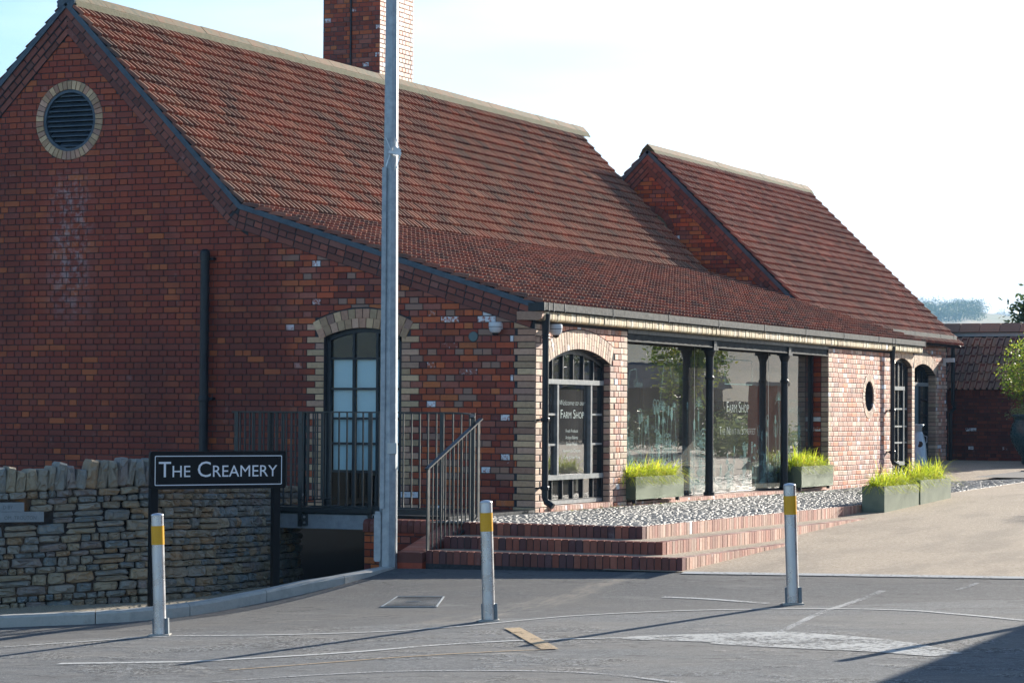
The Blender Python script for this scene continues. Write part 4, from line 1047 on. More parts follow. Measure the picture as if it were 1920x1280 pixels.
g = G(); frame_bar(g, F2, 22.42, 22.50, .15, 1.66, -.19, -.13); g.obj('door_post', m_dark, t3)
for z in (.45, .78, 1.1, 1.4):
    g = G(); frame_bar(g, F2, 22.5, DU1 - .06, z - .015, z + .015, -.19, -.15); g.obj('glazing_bar', m_dark, t3)
for x in (21.65, 22.0, 22.35, 22.7):
    g = G(); frame_bar(g, F2, x - .015, x + .015, 1.73, 2.04, -.19, -.15); g.obj('mullion', m_dark, t3)
pane('glass_pane', F2, DU0 + .05, DU1 - .05, .15, 2.0, -.196, t3)
g = G(); g.box((-5.0, Y2 + .3, -.1), (-4.9, 23.9, 2.4)); g.box((-4.9, 23.85, -.1), (-1.85, 23.9, 2.4)); g.obj('inner_wall', m_dvoid, b2)
g = G(); g.box((-2.05, 23.86, .1), (-1.8, 23.95, 2.5)); g.box((-8, 23.95, -.2), (-1.85, 24.0, 2.4)); g.obj('end_wall', m_mortar, b2)
# eaves
def gut2():
    Qc = Pool('corbel_brick', m_cor, b2, 120)
    corbel(Qc, -1.8, 15.75, 24.05, 2.47, 2.56, .10); Qc.done()
    g = G(); g.box((-1.85, 15.7, 2.477), (-1.75, 24.04, 2.555)); g.obj('corbel_mortar', m_mortar, b2)
    ys2 = [15.75, 17.5, 19.3, 21.1, 22.9, 23.85, 24.12]
    for a, b in zip(ys2, ys2[1:]):
        g = G(); g.box((-1.75, a + .01, 2.575), (-1.65, b - .01, 2.66)); g.obj('gutter_length', m_gut, b2)
gut2()
g = G(); g.tube([(-1.70, 24.0, 2.5), (-1.70, 24.0, 1.35), (-1.66, 23.98, 1.25), (-1.74, 23.97, 1.15), (-1.74, 23.97, .2)], .04, 10); g.obj('downpipe', m_dark, b2)
Q_t = Pool('roof_tile', m_tile2, b2)
upv = V((A2[0] - E2[0], 0, A2[1] - E2[1])); n4 = round(upv.length / .19)
tile_roof(Q_t, V((E2[0] + .02, Y2 - .07, E2[1] - .0)), A_, upv, 37, n4, .2365, (upv.length - .08) / n4)
Q_t.done()
Q_b = Pool('rear_roof_tile', m_tile2, b2, 60)
dv = V((L2[0] - A2[0], 0, L2[1] - A2[1])); n5 = int(dv.length / .19)
tile_roof(Q_b, V((L2[0], Y2 + .4, L2[1])), -A_, -dv, 2, n5, .2365, dv.length / n5); Q_b.done()
g = G(); sheet(g, E2, A2, Y2, Y3 + .2, .05); sheet(g, A2, L2, Y2, Y3 + .2, .05); g.obj('roof_deck', m_dark, b2)
Q_r = Pool('ridge_tile', m_ridge, b2, 60)
ridge_row(Q_r, A2[0], A2[1] + .115, Y2 - .07, 24.5, .42, (E2[0] - A2[0], E2[1] - A2[1]), dv.xz, m_bed, b2); Q_r.done()
for p in (Q_red, Q_arch, Q_v, Q_fac, Q_bf, Q_av): p.done()

# ------------------------------------------------------------------ levels
def road(x, y):
    t = min(1, max(0, (y + 6.2) / 2.6)); t = t * t * (3 - 2 * t)
    return (-.523 + .0426 * x + .0305 * y) * (1 - t) + (-.122 + .0164 * x + .0822 * y) * t
def court(x, y):
    s = .0164 * max(0, x - 3.05) * max(0, 1 - (y + 3.6) / 18)
    if y < 8: return -.36 + .034 * (y + 3.5) + s
    return min(.031 + .0125 * (y - 8), .22) + s
def terr(x, y):
    if y < 7: return 0.0
    k = min(1, (y - 7) / 2.5); return court(x, y) * k * min(1, max(0, x / 2.3)) if y < 15.2 else court(x, y) * min(1, max(x / 2.3, (y - 15.2) / 3))
def grid(name, xs, ys, zf, matl, **k):
    vs = [(x, y, zf(x, y)) for y in ys for x in xs]; n = len(xs)
    fs = [(j * n + i, j * n + i + 1, (j + 1) * n + i + 1, (j + 1) * n + i) for j in range(len(ys) - 1) for i in range(n - 1)]
    return mk(name, vs, fs, matl, kind='structure', **k)
def lin(a, b, n): return [a + (b - a) * i / n for i in range(n + 1)]

# the ground sheet reaches the horizon; it drops behind the buildings and the dry stone wall
def gz(x, y):
    if x < 0.4 and y > -14: return -2.4
    if y < -3.0: return max(road(x, max(y, -40)), -3.5) - .12
    if y > 60: return -.6
    return -.75
xs = [-3200, -600, -150, -60, -30, -12, -6, -2, 0.39, 0.41, 2, 4, 8, 14, 25, 50, 120, 400, 3200]; ys = [-3200, -300, -80, -40, -30, -20, -14.01, -13.99, -10, -6, -3.1, -2.9, 5, 15, 30, 59, 61, 150, 500, 3200]
grid('ground', xs, ys, gz, m_ground)
# asphalt road, its left edge following the kerb
KB = [(-9.0, -9.0), (-5.0, -7.9), (-2.946, -7.34), (-2.38, -7.174), (-2.017, -7.048), (-1.321, -6.798), (-.966, -6.58), (-.74, -6.262), (-.587, -5.85), (-.44, -5.373), (-.212, -4.908), (-.008, -4.455), (.10, -4.058), (.13, -3.62)]
def resample(P, step):
    out = [P[0]]; acc = 0
    for a, b in zip(P, P[1:]):
        d = math.hypot(b[0] - a[0], b[1] - a[1]); t = step - acc
        while t <= d: out.append((a[0] + (b[0] - a[0]) * t / d, a[1] + (b[1] - a[1]) * t / d)); t += step
        acc = (acc + d) % step
    return out
def road_mesh():
    vs = []; fs = []; n = 16
    rows = [(-9, -34), (-9, -9.6)] 
    pts = [(-30., -30.), (-30., -12.), (-16., -11.)] + KB[:3] + [(kx, ky) for kx, ky in resample(KB[2:], .3)][1:] + [(.13, -3.60)]
    # fan strips from kerb line across to the right
    X = [0, .3, .8, 1.3, 1.8, 2.4, 3, 3.6, 4.2, 5, 6, 7, 8, 10, 15, 25, 45]
    m_ = len(X)
    for (x, y) in pts:
        for d in X: 
            yy = y
            xx = x + d
            vs.append((xx, yy, road(xx, max(yy, -30))))
    for j in range(len(pts) - 1):
        for i in range(m_ - 1): fs.append((j * m_ + i, j * m_ + i + 1, (j + 1) * m_ + i + 1, (j + 1) * m_ + i))
    return mk('road', vs, fs, m_road, kind='structure')
road_mesh()
# resin bound courtyard
grid('courtyard', [2.28, 2.6, 3.2, 4, 6, 9, 14, 24, 45], lin(-3.60, 8, 8) + lin(9, 26, 12) + [40, 60], lambda x, y: court(x, y) if x > 2.3 or y > 2 else court(x, y) - .0, m_court)
grid('courtyard_path', [-1.81, -.9, -.0, .98], lin(15.19, 24.6, 8), lambda x, y: terr(x, y) + .0, m_court)
g = G(); 
vs = []; n = 30
for i in range(n + 1):
    x = 3.10 + (45 - 3.10) * i / n; e = .0 if i % 2 else .0
    vs += [(x, -3.69, road(x, -3.69) + .006), (x, -3.575, court(x, -3.575) + .006)]
mk('edging_strip', vs, [(2 * i, 2 * i + 2, 2 * i + 3, 2 * i + 1) for i in range(n)], m_line, kind='structure')
# terrace bed under the cobbles
grid('terrace_bed', [-.02, .6, 1.2, 1.8, 2.30], lin(-2.62, 15.2, 18), lambda x, y: terr(x, y) - .009, m_mortarl)
grid('cobble_path_bed', [.97, 1.6, 2.29], lin(15.2, 30, 8), lambda x, y: court(x, y) - .009, m_mortarl)
cob = thing('cobbled_terrace', 'strip of small grey cobbles laid along the foot of the shopfront', 'paving'); cob['kind'] = 'structure'
P_c = Pool('cobble', m_cob, cob, 300)
rs = random.Random(5); y = -2.58
while y < 24:
    dep = rs.uniform(.062, .085) * (1 if y < 9 else 1.5); x = (.02 if y < 15.2 else 1.0) + rs.uniform(0, .04)
    while x < 2.27:
        wd = rs.uniform(.06, .13) * (1 if y < 9 else 1.3)
        if x + wd > 2.28: wd = 2.28 - x
        if wd > .03:
            z = terr(x + wd / 2, y); h = rs.uniform(-.001, .003); tx_ = rs.uniform(-.0015, .0015); ty = rs.uniform(-.0015, .0015); o_ = rs.uniform(-.006, .006)
            a, b, c, d = x + .005, x + wd - .005, y + .005 + o_, y + dep - .006 + o_; i_ = .005
            vs = [V((a, c, z - .02)), V((b, c, z - .02)), V((b, d, z - .02)), V((a, d, z - .02)), V((a, c, z - .005 + h)), V((b, c, z - .005 + h)), V((b, d, z - .005 + h)), V((a, d, z - .005 + h)),
                  V((a + i_, c + i_, z + .004 + h - tx_)), V((b - i_, c + i_, z + .004 + h + tx_)), V((b - i_, d - i_, z + .004 + h + tx_ + ty)), V((a + i_, d - i_, z + .004 + h - tx_ + ty))]
            fs = [(8, 9, 10, 11)] + [(k, (k + 1) % 4, 4 + (k + 1) % 4, 4 + k) for k in range(4)] + [(4 + k, 4 + (k + 1) % 4, 8 + (k + 1) % 4, 8 + k) for k in range(4)]
            P_c.add(vs, fs, score((x, y, z), wd * dep, V((0, 0, 1))))
        x += wd
    y += dep
P_c.done()
# brick margin between wall and cobbles is the sill of the terrace
g = G(); g.box((-.0, .0, -.04), (.075, 2.68, .006)); g.box((0, 2.68, -.04), (.09, 10.6, .007)); g.box((0, 10.6, -.04), (.075, 15.1, .0065)); g.obj('brick_margin', m_stepside, kind='structure')

# ------------------------------------------------------------------ steps
st = thing('entrance_steps', 'three shallow brick edged steps up to the shopfront terrace', 'steps')
SX0 = .40
P_st = Pool('brick', m_step, st, 300); P_ss = Pool('side_brick', m_stepside, st, 300); 
defs = [(2.32, -2.66, 0.0, 7.2), (2.70, -3.10, -.12, 4.2), (3.05, -3.50, -.24, .6)]
for i, (sx, sy, sz, ye_) in enumerate(defs):
    pl = Plane((0, sy, 0), (1, 0, 0)); x = SX0
    while x < sx - .02:
        wv = .074
        if x + wv > sx - .05: wv = sx - x
        vs = G().box((x + .0045, sy - random.uniform(0, .003), sz - .125), (x + wv - .0045, sy + .10, sz + random.uniform(-.001, .003)))
        P_st.add(vs.v, vs.f, score((x, sy, sz - .06), wv * .12, V((0, -1, 0)))); x += wv
    y = sy
    while y < ye_:
        first = y == sy; wv = .074
        vs = G().box((sx - .10, y + .0045 + (.1 if first else 0), sz - .125), (sx + random.uniform(-.002, .002), y + wv - .0045 + (.1 if first else 0), sz + random.uniform(-.001, .003)))
        P_ss.add(vs.v, vs.f, score((sx, y, sz - .06), wv * .12, V((1, 0, 0)))); y += wv + (.1 if first else 0)
    g = G(); g.box((SX0, sy + .006, sz - .3), (sx - .006, ye_ + .3, sz - .008)); g.obj('step_core', m_mortar, st)
    if i:
        px, py = defs[i - 1][0], defs[i - 1][1]
        g = G(); g.box((SX0, sy + .098, sz - .02), (sx - .098, py + .02, sz + .0)); g.box((px - .02, py - .0, sz - .02), (sx - .098, ye_ + .3, sz + .0005)); g.obj('tread_surface', m_tread, st)
P_st.done(); P_ss.done()

# ------------------------------------------------------------------ retaining wall, cheek and balcony
rw = thing('terrace_retaining_wall', 'low red brick retaining wall with rounded coping beside the steps, behind the lamp post', 'wall')
P_rw = Pool('brick', m_redn, rw); P_rc = Pool('coping_brick', m_verge, rw)
RY = -2.42
brickwall(P_rw, Plane((0, RY, 0), (1, 0, 0)), -.84, .12, -1.4, -.13, d=0)
g = G(); g.box((-.84, RY + .007, -1.4), (.40, RY + .22, -.10)); g.box((-.833, RY + .05, -1.4), (-.6, -.0, -.1)); g.obj('wall_core', m_mortar, rw)
x = -.85
while x < .38:
    vs = []; wv = .073
    prof = [(0, -.13), (0, -.05), (.012, -.022), (.035, -.006), (.07, 0), (.21, 0), (.21, -.13)]
    for xx in (x + .004, x + wv - .004):
        for a, b in prof: vs.append(V((xx, RY - .012 + a, b + .0)))
    n = len(prof); P_rc.add(vs, [tuple(range(n))[::-1], tuple(range(n, 2 * n))] + [(i, (i + 1) % n, n + (i + 1) % n, n + i) for i in range(n)], score((x, RY, 0), .01)); x += wv
# sloping cheek beside the steps
p0 = V((.10, -3.56, -.40)); L_ = 1.12; k = 14
for i in range(k):
    a = i / k; b = (i + .92) / k; ya, yb = -3.56 + L_ * a, -3.56 + L_ * b; za, zb = -.26 + .26 * a, -.26 + .26 * b
    prof = [(.10, -.10), (.10, -.03), (.115, -.01), (.14, 0), (.36, 0), (.385, -.012), (.395, -.04), (.395, -.1)]
    vs = [V((xx, ya, za + zz_)) for xx, zz_ in prof] + [V((xx, yb, zb + zz_)) for xx, zz_ in prof]; n = len(prof)
    P_rc.add(vs, [tuple(range(n)), tuple(range(n, 2 * n))[::-1]] + [(j, n + j, n + (j + 1) % n, (j + 1) % n) for j in range(n)], score((.2, ya, za), .02))
g = G(); g.prism([V((.105, -3.555, -.45)), V((.105, -3.555, -.33)), V((.105, -2.4, -.06)), V((.105, -2.4, -.45))], (.285, 0, 0)); g.obj('cheek_core', m_redn, rw)
P_rw.done(); P_rc.done()

bal = thing('balcony', 'steel balcony deck and dark railing outside the tall gable window', 'balcony')
BX0, BX1, BY, BT = -2.47, -.84, -2.25, 1.09
g = G(); g.box((BX0, BY + .0, -.11), (BX1, BY + .02, .045)); g.box((BX0, BY, .03), (BX1, BY + .07, .045)); g.box((BX0, BY - .035, -.118), (BX1, BY + .06, -.108)); g.obj('steel_channel', m_galv, bal)
g = G(); g.box((BX0, BY + .02, -.1), (BX0 + .02, -.02, .04)); g.obj('side_channel', m_galvd, bal)
g = G(); g.box((BX0 + .02, BY + .07, .0), (-.0, -.01, .032)); g.obj('deck_plate', m_dark, bal)
g = G(); g.bar((BX0 - .02, BY - .02, BT), (.10, BY - .02, BT), .05, .014); g.bar((BX0, BY, BT), (BX0, -.03, BT), .05, .014)
pts = [(.10, BY - .02, BT), (.22, BY - .03, BT - .006), (.31, BY - .07, BT - .015), (.37, BY - .14, BT - .03), (.40, BY - .22, BT - .05)]
for a, b in zip(pts, pts[1:]): g.bar(a, b, .05, .014)
g.obj('top_rail', m_rail, bal)
g = G(); g.bar((BX0, BY - .02, .115), (.3, BY - .02, .115), .03, .012); g.bar((BX0, BY, .115), (BX0, -.03, .115), .03, .012); g.box((BX0, BY - .03, .045), (-.05, BY - .01, .10)); g.obj('bottom_rail', m_rail, bal)
for x in (BX0 + .04, -1.66, -.84, -.02, .33):
    low = -.10 if x < -1.2 else 0
    g = G(); g.bar((x, BY - .045, low), (x, BY - .045, BT), .045, .014, V((0, 1, 0))); 
    if x < -1: g.box((x, BY - .035, -.09), (x + .075, BY - .005, .03))
    po = g.obj('post', m_rail, bal)
    if x < -1:
        g = G()
        for z in (-.06, .0): g.lathe([(.013, 0), (.013, .012)], 8, (x + .05, BY - .033, z), R90)
        g.obj('bolt', m_steel, po)
n_ = 0
x = BX0 + .04 + .09
while x < .28:
    if min(abs(x - q_) for q_ in (BX0 + .04, -1.66, -.84, -.02, .33)) > .035:
        g = G(); g.bar((x, BY - .02, .115), (x, BY - .02, BT), .014, .014); g.obj('baluster', m_rail, bal)
    x += .0935
y = BY + .1
while y < -.08:
    g = G(); g.bar((BX0, y, .115), (BX0, y, BT), .014); g.obj('baluster', m_rail, bal); y += .1
for y in (BY + .75, BY + 1.5):
    g = G(); g.bar((BX0, y, .0), (BX0, y, BT), .05, .014, V((1, 0, 0))); g.obj('post', m_rail, bal)

sr = thing('stair_railing', 'dark metal handrail with thin balusters sloping down beside the brick steps', 'railing')
def zr_(y): return 1.03 + (y + 2.27) * (1.03 - .555) / (3.47 - 2.27)
X_ = .405
g = G(); g.bar((X_, -2.27, zr_(-2.27)), (X_, -3.50, zr_(-3.50)), .045, .014); g.obj('handrail', m_rail, sr)
g = G(); g.bar((X_, -2.30, .06), (X_, -3.46, .06 - 1.16 * .396), .02, .014); g.obj('bottom_rail', m_rail, sr)
for y, a in ((-2.33, .0), (-3.465, -.40)):
    g = G(); g.bar((X_, y, a), (X_, y, zr_(y)), .014, .05, V((0, 1, 0))) if 0 else g.box((X_ - .008, y - .025, a), (X_ + .008, y + .025, zr_(y))); po = g.obj('post', m_rail, sr)
for i in range(11):
    y = -2.43 - i * .0935
    g = G(); g.bar((X_, y, .055 + (y + 2.30) * .396), (X_, y, zr_(y)), .013); g.obj('baluster', m_rail, sr)

# basement well under the balcony
g = G(); g.box((-9, -5.2, -2.0), (-.84, 0, -1.75)); g.obj('basement_floor', m_kerb, kind='structure')
lv = thing('basement_louvre', 'dark slatted louvre panel low in the brick gable under the balcony', 'louvre')
g = G(); g.box((-1.62, -.03, -1.3), (-.86, -.012, -.15)); g.obj('backing', m_dome, lv)
for i in range(12):
    z = -1.22 + i * .09; g = G(); g.prism([V((-1.62, -.03, z)), V((-1.62, -.07, z - .03)), V((-1.62, -.06, z - .03)), V((-1.62, -.03, z + .012))], (.76, 0, 0)); g.obj('slat', m_dark, lv)

# ------------------------------------------------------------------ kerb and verge
kb = thing('kerb', 'pale concrete kerb curving from the lower left to the lamp post', 'kerb'); kb['kind'] = 'structure'
# resample kerb path into stones
fine = resample(KB, .1)
STN = 9
i = 0
while i < len(fine) - 2:
    seg = fine[i:min(i + STN + 1, len(fine))]
    if len(seg) < 2: break
    vs = []; fs = []
    m_ = len(seg)
    for k_, (x, y) in enumerate(seg):
        a = seg[max(k_ - 1, 0)]; b = seg[min(k_ + 1, m_ - 1)]; dx, dy = b[0] - a[0], b[1] - a[1]; l_ = math.hypot(dx, dy); nx, ny = -dy / l_, dx / l_
        if k_ == 0: x += dx / l_ * .004; y += dy / l_ * .004
        if k_ == m_ - 1: x -= dx / l_ * .004; y -= dy / l_ * .004
        fall = 1 - min(1, max(0, (y + 4.8) / 1.1)) * .8
        h = .105 * fall
        z = road(x, y)
        for off, hh in ((0, -.1), (0, h * .8), (.02, h), (.13, h + .002), (.13, -.1)): vs.append((x + nx * off, y + ny * off, z + hh))
    for k_ in range(m_ - 1):
        for q_ in range(4): fs.append((k_ * 5 + q_, k_ * 5 + q_ + 1, (k_ + 1) * 5 + q_ + 1, (k_ + 1) * 5 + q_))
    fs.append((0, 1, 2, 3, 4)[::-1]); fs.append(tuple((m_ - 1) * 5 + q_ for q_ in range(5)))
    mk('kerbstone', vs, [tuple(reversed(f_)) for f_ in fs], m_kerb, kb); i += STN
def at(px, py, Z):
    """point at depth Z along a measured bearing; used for the wall's plan"""
    return CAM + (FW + RT * ((px - 960) / 4890) + UP * ((640 - py) / 4890)) * Z
# dry stone wall plan
WP = [at(-420, 1150, 23.8), at(0, 1135, 24.2), at(280, 1118, 24.7), at(400, 1112, 25.5), at(470, 1108, 26.4), at(560, 1100, 28.2)]
wz = [-.74, -.72, -.66, -.68, -.70, -.75]
WP = [V((p.x, p.y, z)) for p, z in zip(WP, wz)]
# gravel verge
vs = []; n = 26
def kpt(t): return fine[min(int(t * (len(fine) - 1)), len(fine) - 1)]
cum = [0]
for a, b in zip(WP, WP[1:]): cum.append(cum[-1] + (b - a).length)
def wpt(s_):
    s_ = max(0, min(s_, cum[-1] - 1e-4))
    for i in range(len(WP) - 1):
        if s_ <= cum[i + 1]: t = (s_ - cum[i]) / (cum[i + 1] - cum[i]); return WP[i].lerp(WP[i + 1], t), (WP[i + 1] - WP[i]).normalized()
for i in range(n + 1):
    kx, ky = kpt(i / n); kz = road(kx, ky) + .09 * (1 - min(1, max(0, (ky + 4.8) / 1.1)))
    q_, _ = wpt(cum[-1] * i / n)
    bx, by = q_.x, q_.y + .3
    k2 = V((kx - .09, ky + .06, kz)); q2 = V((bx, by, q_.z)); 
    for t in (0, .12, .4, .75, 1):
        p = k2.lerp(q2, t); p.z -= .02 * math.sin(t * math.pi) if t else 0; vs.append(p + V((0, 0, random.uniform(-.004, .004) if 0 < t < 1 else 0)))
mk('gravel_verge', vs, [(5 * i + k_, 5 * i + k_ + 5, 5 * i + k_ + 6, 5 * i + k_ + 1)[::-1] for i in range(n) for k_ in range(4)], m_gravel, kind='structure')
rs = random.Random(21); g = G()
for i in range(2600):
    a = rs.randint(0, n - 1); b = rs.randint(0, 3); q0 = vs[5 * a + b]; q1 = vs[5 * a + b + 6]; q2 = vs[5 * a + b + 5]; q3 = vs[5 * a + b + 1]
    s_, t = rs.random(), rs.random(); p = q0.lerp(q2, s_).lerp(q3.lerp(q1, s_), t); r_ = rs.uniform(.006, .016)
    g.add([p + V((-r_, 0, 0)), p + V((0, -r_, 0)), p + V((r_, 0, 0)), p + V((0, r_, 0)), p + V((0, 0, r_ * .9))], [(0, 1, 4), (1, 2, 4), (2, 3, 4), (3, 0, 4)])
g.obj('loose_gravel', m_gravel, kind='stuff')

# ------------------------------------------------------------------ dry stone wall
sw = thing('dry_stone_wall', 'dry stone rubble wall with upright coping stones, lower left', 'wall')
P_s = Pool('stone', m_stone, sw, 300); P_cp = Pool('coping_stone', m_stone, sw, 120)
rs = random.Random(33)
def rock(pool, c, uu, ww, nn, L_, H_, D_, bulge, seed, rot=0, taper=0):
    """irregular stone: outline in uu/ww plane, bulging along nn"""
    r_ = random.Random(seed); n = 10; out = []
    # superellipse outline with jitter
    for i in range(n):
        a = 2 * math.pi * (i + r_.uniform(-.25, .25)) / n; ca, sa = math.cos(a), math.sin(a); e = r_.uniform(.26, .50)
        x = math.copysign(abs(ca) ** e, ca) * L_ / 2 * r_.uniform(.90, 1.04); z = math.copysign(abs(sa) ** e, sa) * H_ / 2 * r_.uniform(.88, 1.05)
        x *= 1 - taper * z / H_
        if rot: x, z = x * math.cos(rot) - z * math.sin(rot), x * math.sin(rot) + z * math.cos(rot)
        out.append((x, z))
    vs = []
    for k_, dz in ((1.0, -D_), (1.0, -bulge * .9), (.86, -bulge * .15)):
        for x, z in out: vs.append(c + uu * x * k_ + ww * z * k_ + nn * (dz + (r_.uniform(-.022, .012) if k_ < 1 else 0)))
    for x, z in out: vs.append(c + uu * x * .45 + ww * z * .45 + nn * (r_.uniform(-.020, .020)))
    fs = []
    for k_ in range(3):
        for i in range(n): j = (i + 1) % n; fs.append((k_ * n + i, k_ * n + j, (k_ + 1) * n + j, (k_ + 1) * n + i))
    fs.append(tuple(3 * n + i for i in range(n)))
    pool.add(vs, fs, score(c, L_ * H_, nn))
BH = 1.10
WZ = V((0, 0, 1))
tot = cum[-1]
# irregular courses
lo = 0.0
plaq = [(at(80, 965, 24.2))]
s_plq = None
pl_u, pl_dir = wpt(cum[1]); 
row = 0; hbase = 0
while hbase < BH:
    rh = rs.choice((.05, .06, .075, .09, .07, .11)); rh = min(rh, BH - hbase + .01)
    if BH - hbase - rh < .03: rh = BH - hbase
    s_ = rs.uniform(-.1, 0)
    while s_ < tot:
        ln = rh * rs.uniform(1.5, 3.6) if rs.random() < .8 else rh * rs.uniform(.9, 1.4)
        ln = min(ln, .34)
        q_, dr = wpt(max(s_ + ln / 2, 0)); nn = V((dr.y, -dr.x, 0)).normalized()
        if nn.dot(CAM - WP[1]) < 0: nn = -nn
        z0 = q_.z - .06; zc = z0 + (hbase + rh / 2) * (1 + .0)
        P_ = V((q_.x, q_.y, zc))
        # plaque zone kept free
        skip_ = False
        rel = (P_ - WP[1]).dot((WP[2] - WP[1]).normalized())
        if -.8 < rel - ln / 2 and rel < .43 + ln * .5 - .02 and .04 < zc < .14: skip_ = True
        if -.8 < rel - ln / 2 and rel < .25 + ln * .5 - .02 and .13 < zc < .24: skip_ = True
        if not skip_:
            if rh > .075 and rs.random() < .3:   # two thin stones instead of one
                for e in (-1, 1): rock(P_s, P_ + WZ * e * rh / 4 + nn * rs.uniform(-.012, .018), dr, WZ, nn, ln - .008, rh / 2 - .004, .12, .03, rs.random())
            else: rock(P_s, P_ + nn * rs.uniform(-.015, .022) + WZ * rs.uniform(-.004, .004), dr, WZ, nn, ln - .006, rh - .003, .12, .035, rs.random(), rot=rs.uniform(-.05, .05))
        s_ += ln
    hbase += rh; row += 1
# coping: stones set on edge
s_ = 0
while s_ < cum[3] + .35:
    th = rs.uniform(.06, .125); q_, dr = wpt(s_ + th / 2); nn = V((dr.y, -dr.x, 0)).normalized()
    if nn.dot(CAM - WP[1]) < 0: nn = -nn
    hh = rs.uniform(.20, .29); z0 = q_.z - .06 + BH
    rock(P_cp, V((q_.x, q_.y, z0 + hh / 2 - .01)) + nn * rs.uniform(0, .03) + dr * .0, dr, WZ, nn, th * 1.02, hh, .32, .045, rs.random(), rot=rs.uniform(-.30, .12), taper=rs.uniform(.1, .4))
    s_ += th * .93
P_s.done(); P_cp.done()
vs = []; hw = []
for p, dr in [wpt(tot * i / 14) for i in range(15)]:
    nn = V((dr.y, -dr.x, 0)).normalized(); nn = nn if nn.dot(CAM - WP[1]) > 0 else -nn
    a = p - nn * .05; b = p - nn * .36
    vs += [V((a.x, a.y, -2.0)), V((a.x, a.y, p.z - .06 + BH)), V((b.x, b.y, p.z - .06 + BH)), V((b.x, b.y, -2.0))]
fs = []
for i in range(14): fs += [(4 * i + k_, 4 * i + 4 + k_, 4 * i + 4 + (k_ + 1) % 4, 4 * i + (k_ + 1) % 4) for k_ in range(3)]
mk('wall_core', vs, fs + [(0, 1, 2, 3), (56, 57, 58, 59)], m_dome, sw)
dr = (WP[2] - WP[1]); dr.z = 0; dr.normalize(); nn = V((dr.y, -dr.x, 0))
if nn.dot(CAM - WP[1]) < 0: nn = -nn
PP = Plane((WP[1].x, WP[1].y, 0), dr)
for (u1_, z0_, z1_, s_, off) in ((.21, .148, .232, 'D BY', .105), (.395, .05, .145, 'OM  TROUTON', .327)):
    g = G(); g.prism([PP(-.75, z0_, -.05), PP(u1_, z0_, -.05), PP(u1_, z1_ - .0, -.05), PP(-.75, z1_, -.05)], PP.N * .075); po = g.obj('plaque', m_plq, sw)
    text(s_, .050, PP, off, z0_ + .022, .0262, po, m_plt, 'lettering', align='RIGHT', sx=.85)

# ------------------------------------------------------------------ lamp post
lp = thing('lamp_post', 'tall galvanised steel lamp post standing at the kerb in front of the gable', 'lamp post', loc=V((0, 0, 0)))
LX, LY, LZ = .045, -3.60, -.44
R22 = Matrix.Rotation(math.radians(8), 3, 'Z')
g = G(); g.lathe([(.088, 0), (.086, 1.1), (.084, 1.2), (.0625, 5.2), (.050, 8.6), (.045, 8.7)], 8, (LX, LY, LZ), R22); g.obj('pole', m_galv, lp)
g = G(); fr = Matrix.Translation((LX, LY, LZ)) @ Matrix.Rotation(PHI, 4, 'Z')
g.box((-.137, -.05, .10), (-.07, .05, .54), fr); g.box((-.128, -.055, .09), (-.075, .055, .57), fr); g.obj('cable_box', m_galv, lp)
g = G(); g.box((-.082, -.088, .60), (-.040, -.045, 3.9), fr); g.obj('cover_strip', m_galv, lp)
g = G(); g.box((-.012, -.0875, 1.13), (.078, -.03, 1.235), fr); g.obj('number_label', m_label, lp)
g = G(); z = 4.05
g.bar(fr @ V((-.02, -.09, z)), fr @ V((.10, -.075, z - .02)), .03); g.bar(fr @ V((.0, -.09, z + .02)), fr @ V((-.05, -.085, z + .14)), .012, .004); g.bar(fr @ V((.03, -.09, z + .03)), fr @ V((.09, -.07, z - .0)), .02, .05); g.bar(fr @ V((.09, -.07, z)), fr @ V((.05, -.07, z + .14)), .008); g.bar(fr @ V((.10, -.07, z)), fr @ V((.055, -.07, z - .16)), .008); g.bar(fr @ V((.0, -.085, z)), fr @ V((-.045, -.085, z - .14)), .006)
g.obj('banner_clamp', m_steel, lp)
g = G(); g.bar((LX, LY, LZ + 8.6), (LX + .9, LY - 1.2, LZ + 8.9), .06); g.box((LX + .8, LY - 1.6, LZ + 8.86), (LX + 1.1, LY - 1.1, LZ + 8.98)); g.obj('lamp_head', m_galv, lp)

# ------------------------------------------------------------------ street name sign
sA = V((-1.22, -5.91, 0)); sB = V((-.498, -4.69, 0)); sd = (sB - sA); SL = sd.length; sd.normalize()
SP = Plane((sA.x, sA.y, 0), sd)
sg = thing('street_name_sign', 'black street sign reading The Creamery in white capitals, on two black posts', 'sign')
def rrect(u0, u1, z0, z1, r, n=4):
    pts = []
    for cu_, cz_, a0 in ((u1 - r, z0 + r, -90), (u1 - r, z1 - r, 0), (u0 + r, z1 - r, 90), (u0 + r, z0 + r, 180)):
        for i in range(n + 1): a = math.radians(a0 + 90 * i / n); pts.append((cu_ + r * math.cos(a), cz_ + r * math.sin(a)))
    return pts
z0_, z1_ = .375, .722
g = G(); g.prism([SP(u, z, 0) for u, z in rrect(0, SL, z0_, z1_, .025)], SP.N * .03); g.obj('sign_board', m_black, sg)
ou = rrect(.045, SL - .045, z0_ + .035, z1_ - .04, .012); inn = rrect(.053, SL - .053, z0_ + .043, z1_ - .048, .008); n = len(ou)
mk('border', [SP(u, z, .0325) for u, z in ou + inn], [(i, (i + 1) % n, n + (i + 1) % n, n + i) for i in range(n)], m_sw, sg)
text('The Creamery', .205, SP, SL / 2 + .0, z0_ + .112, .0325, sg, m_sw, smallcaps=True, sx=1.0, bold=0)
sgt = [o for o in sg.children if o.name.startswith('lettering')][0]
us = [(v_.co - SP.O).dot(SP.U) for v_ in sgt.data.vertices]; a_, b_ = min(us), max(us)
want = (.085, SL - .095); kx = (want[1] - want[0]) / (b_ - a_)
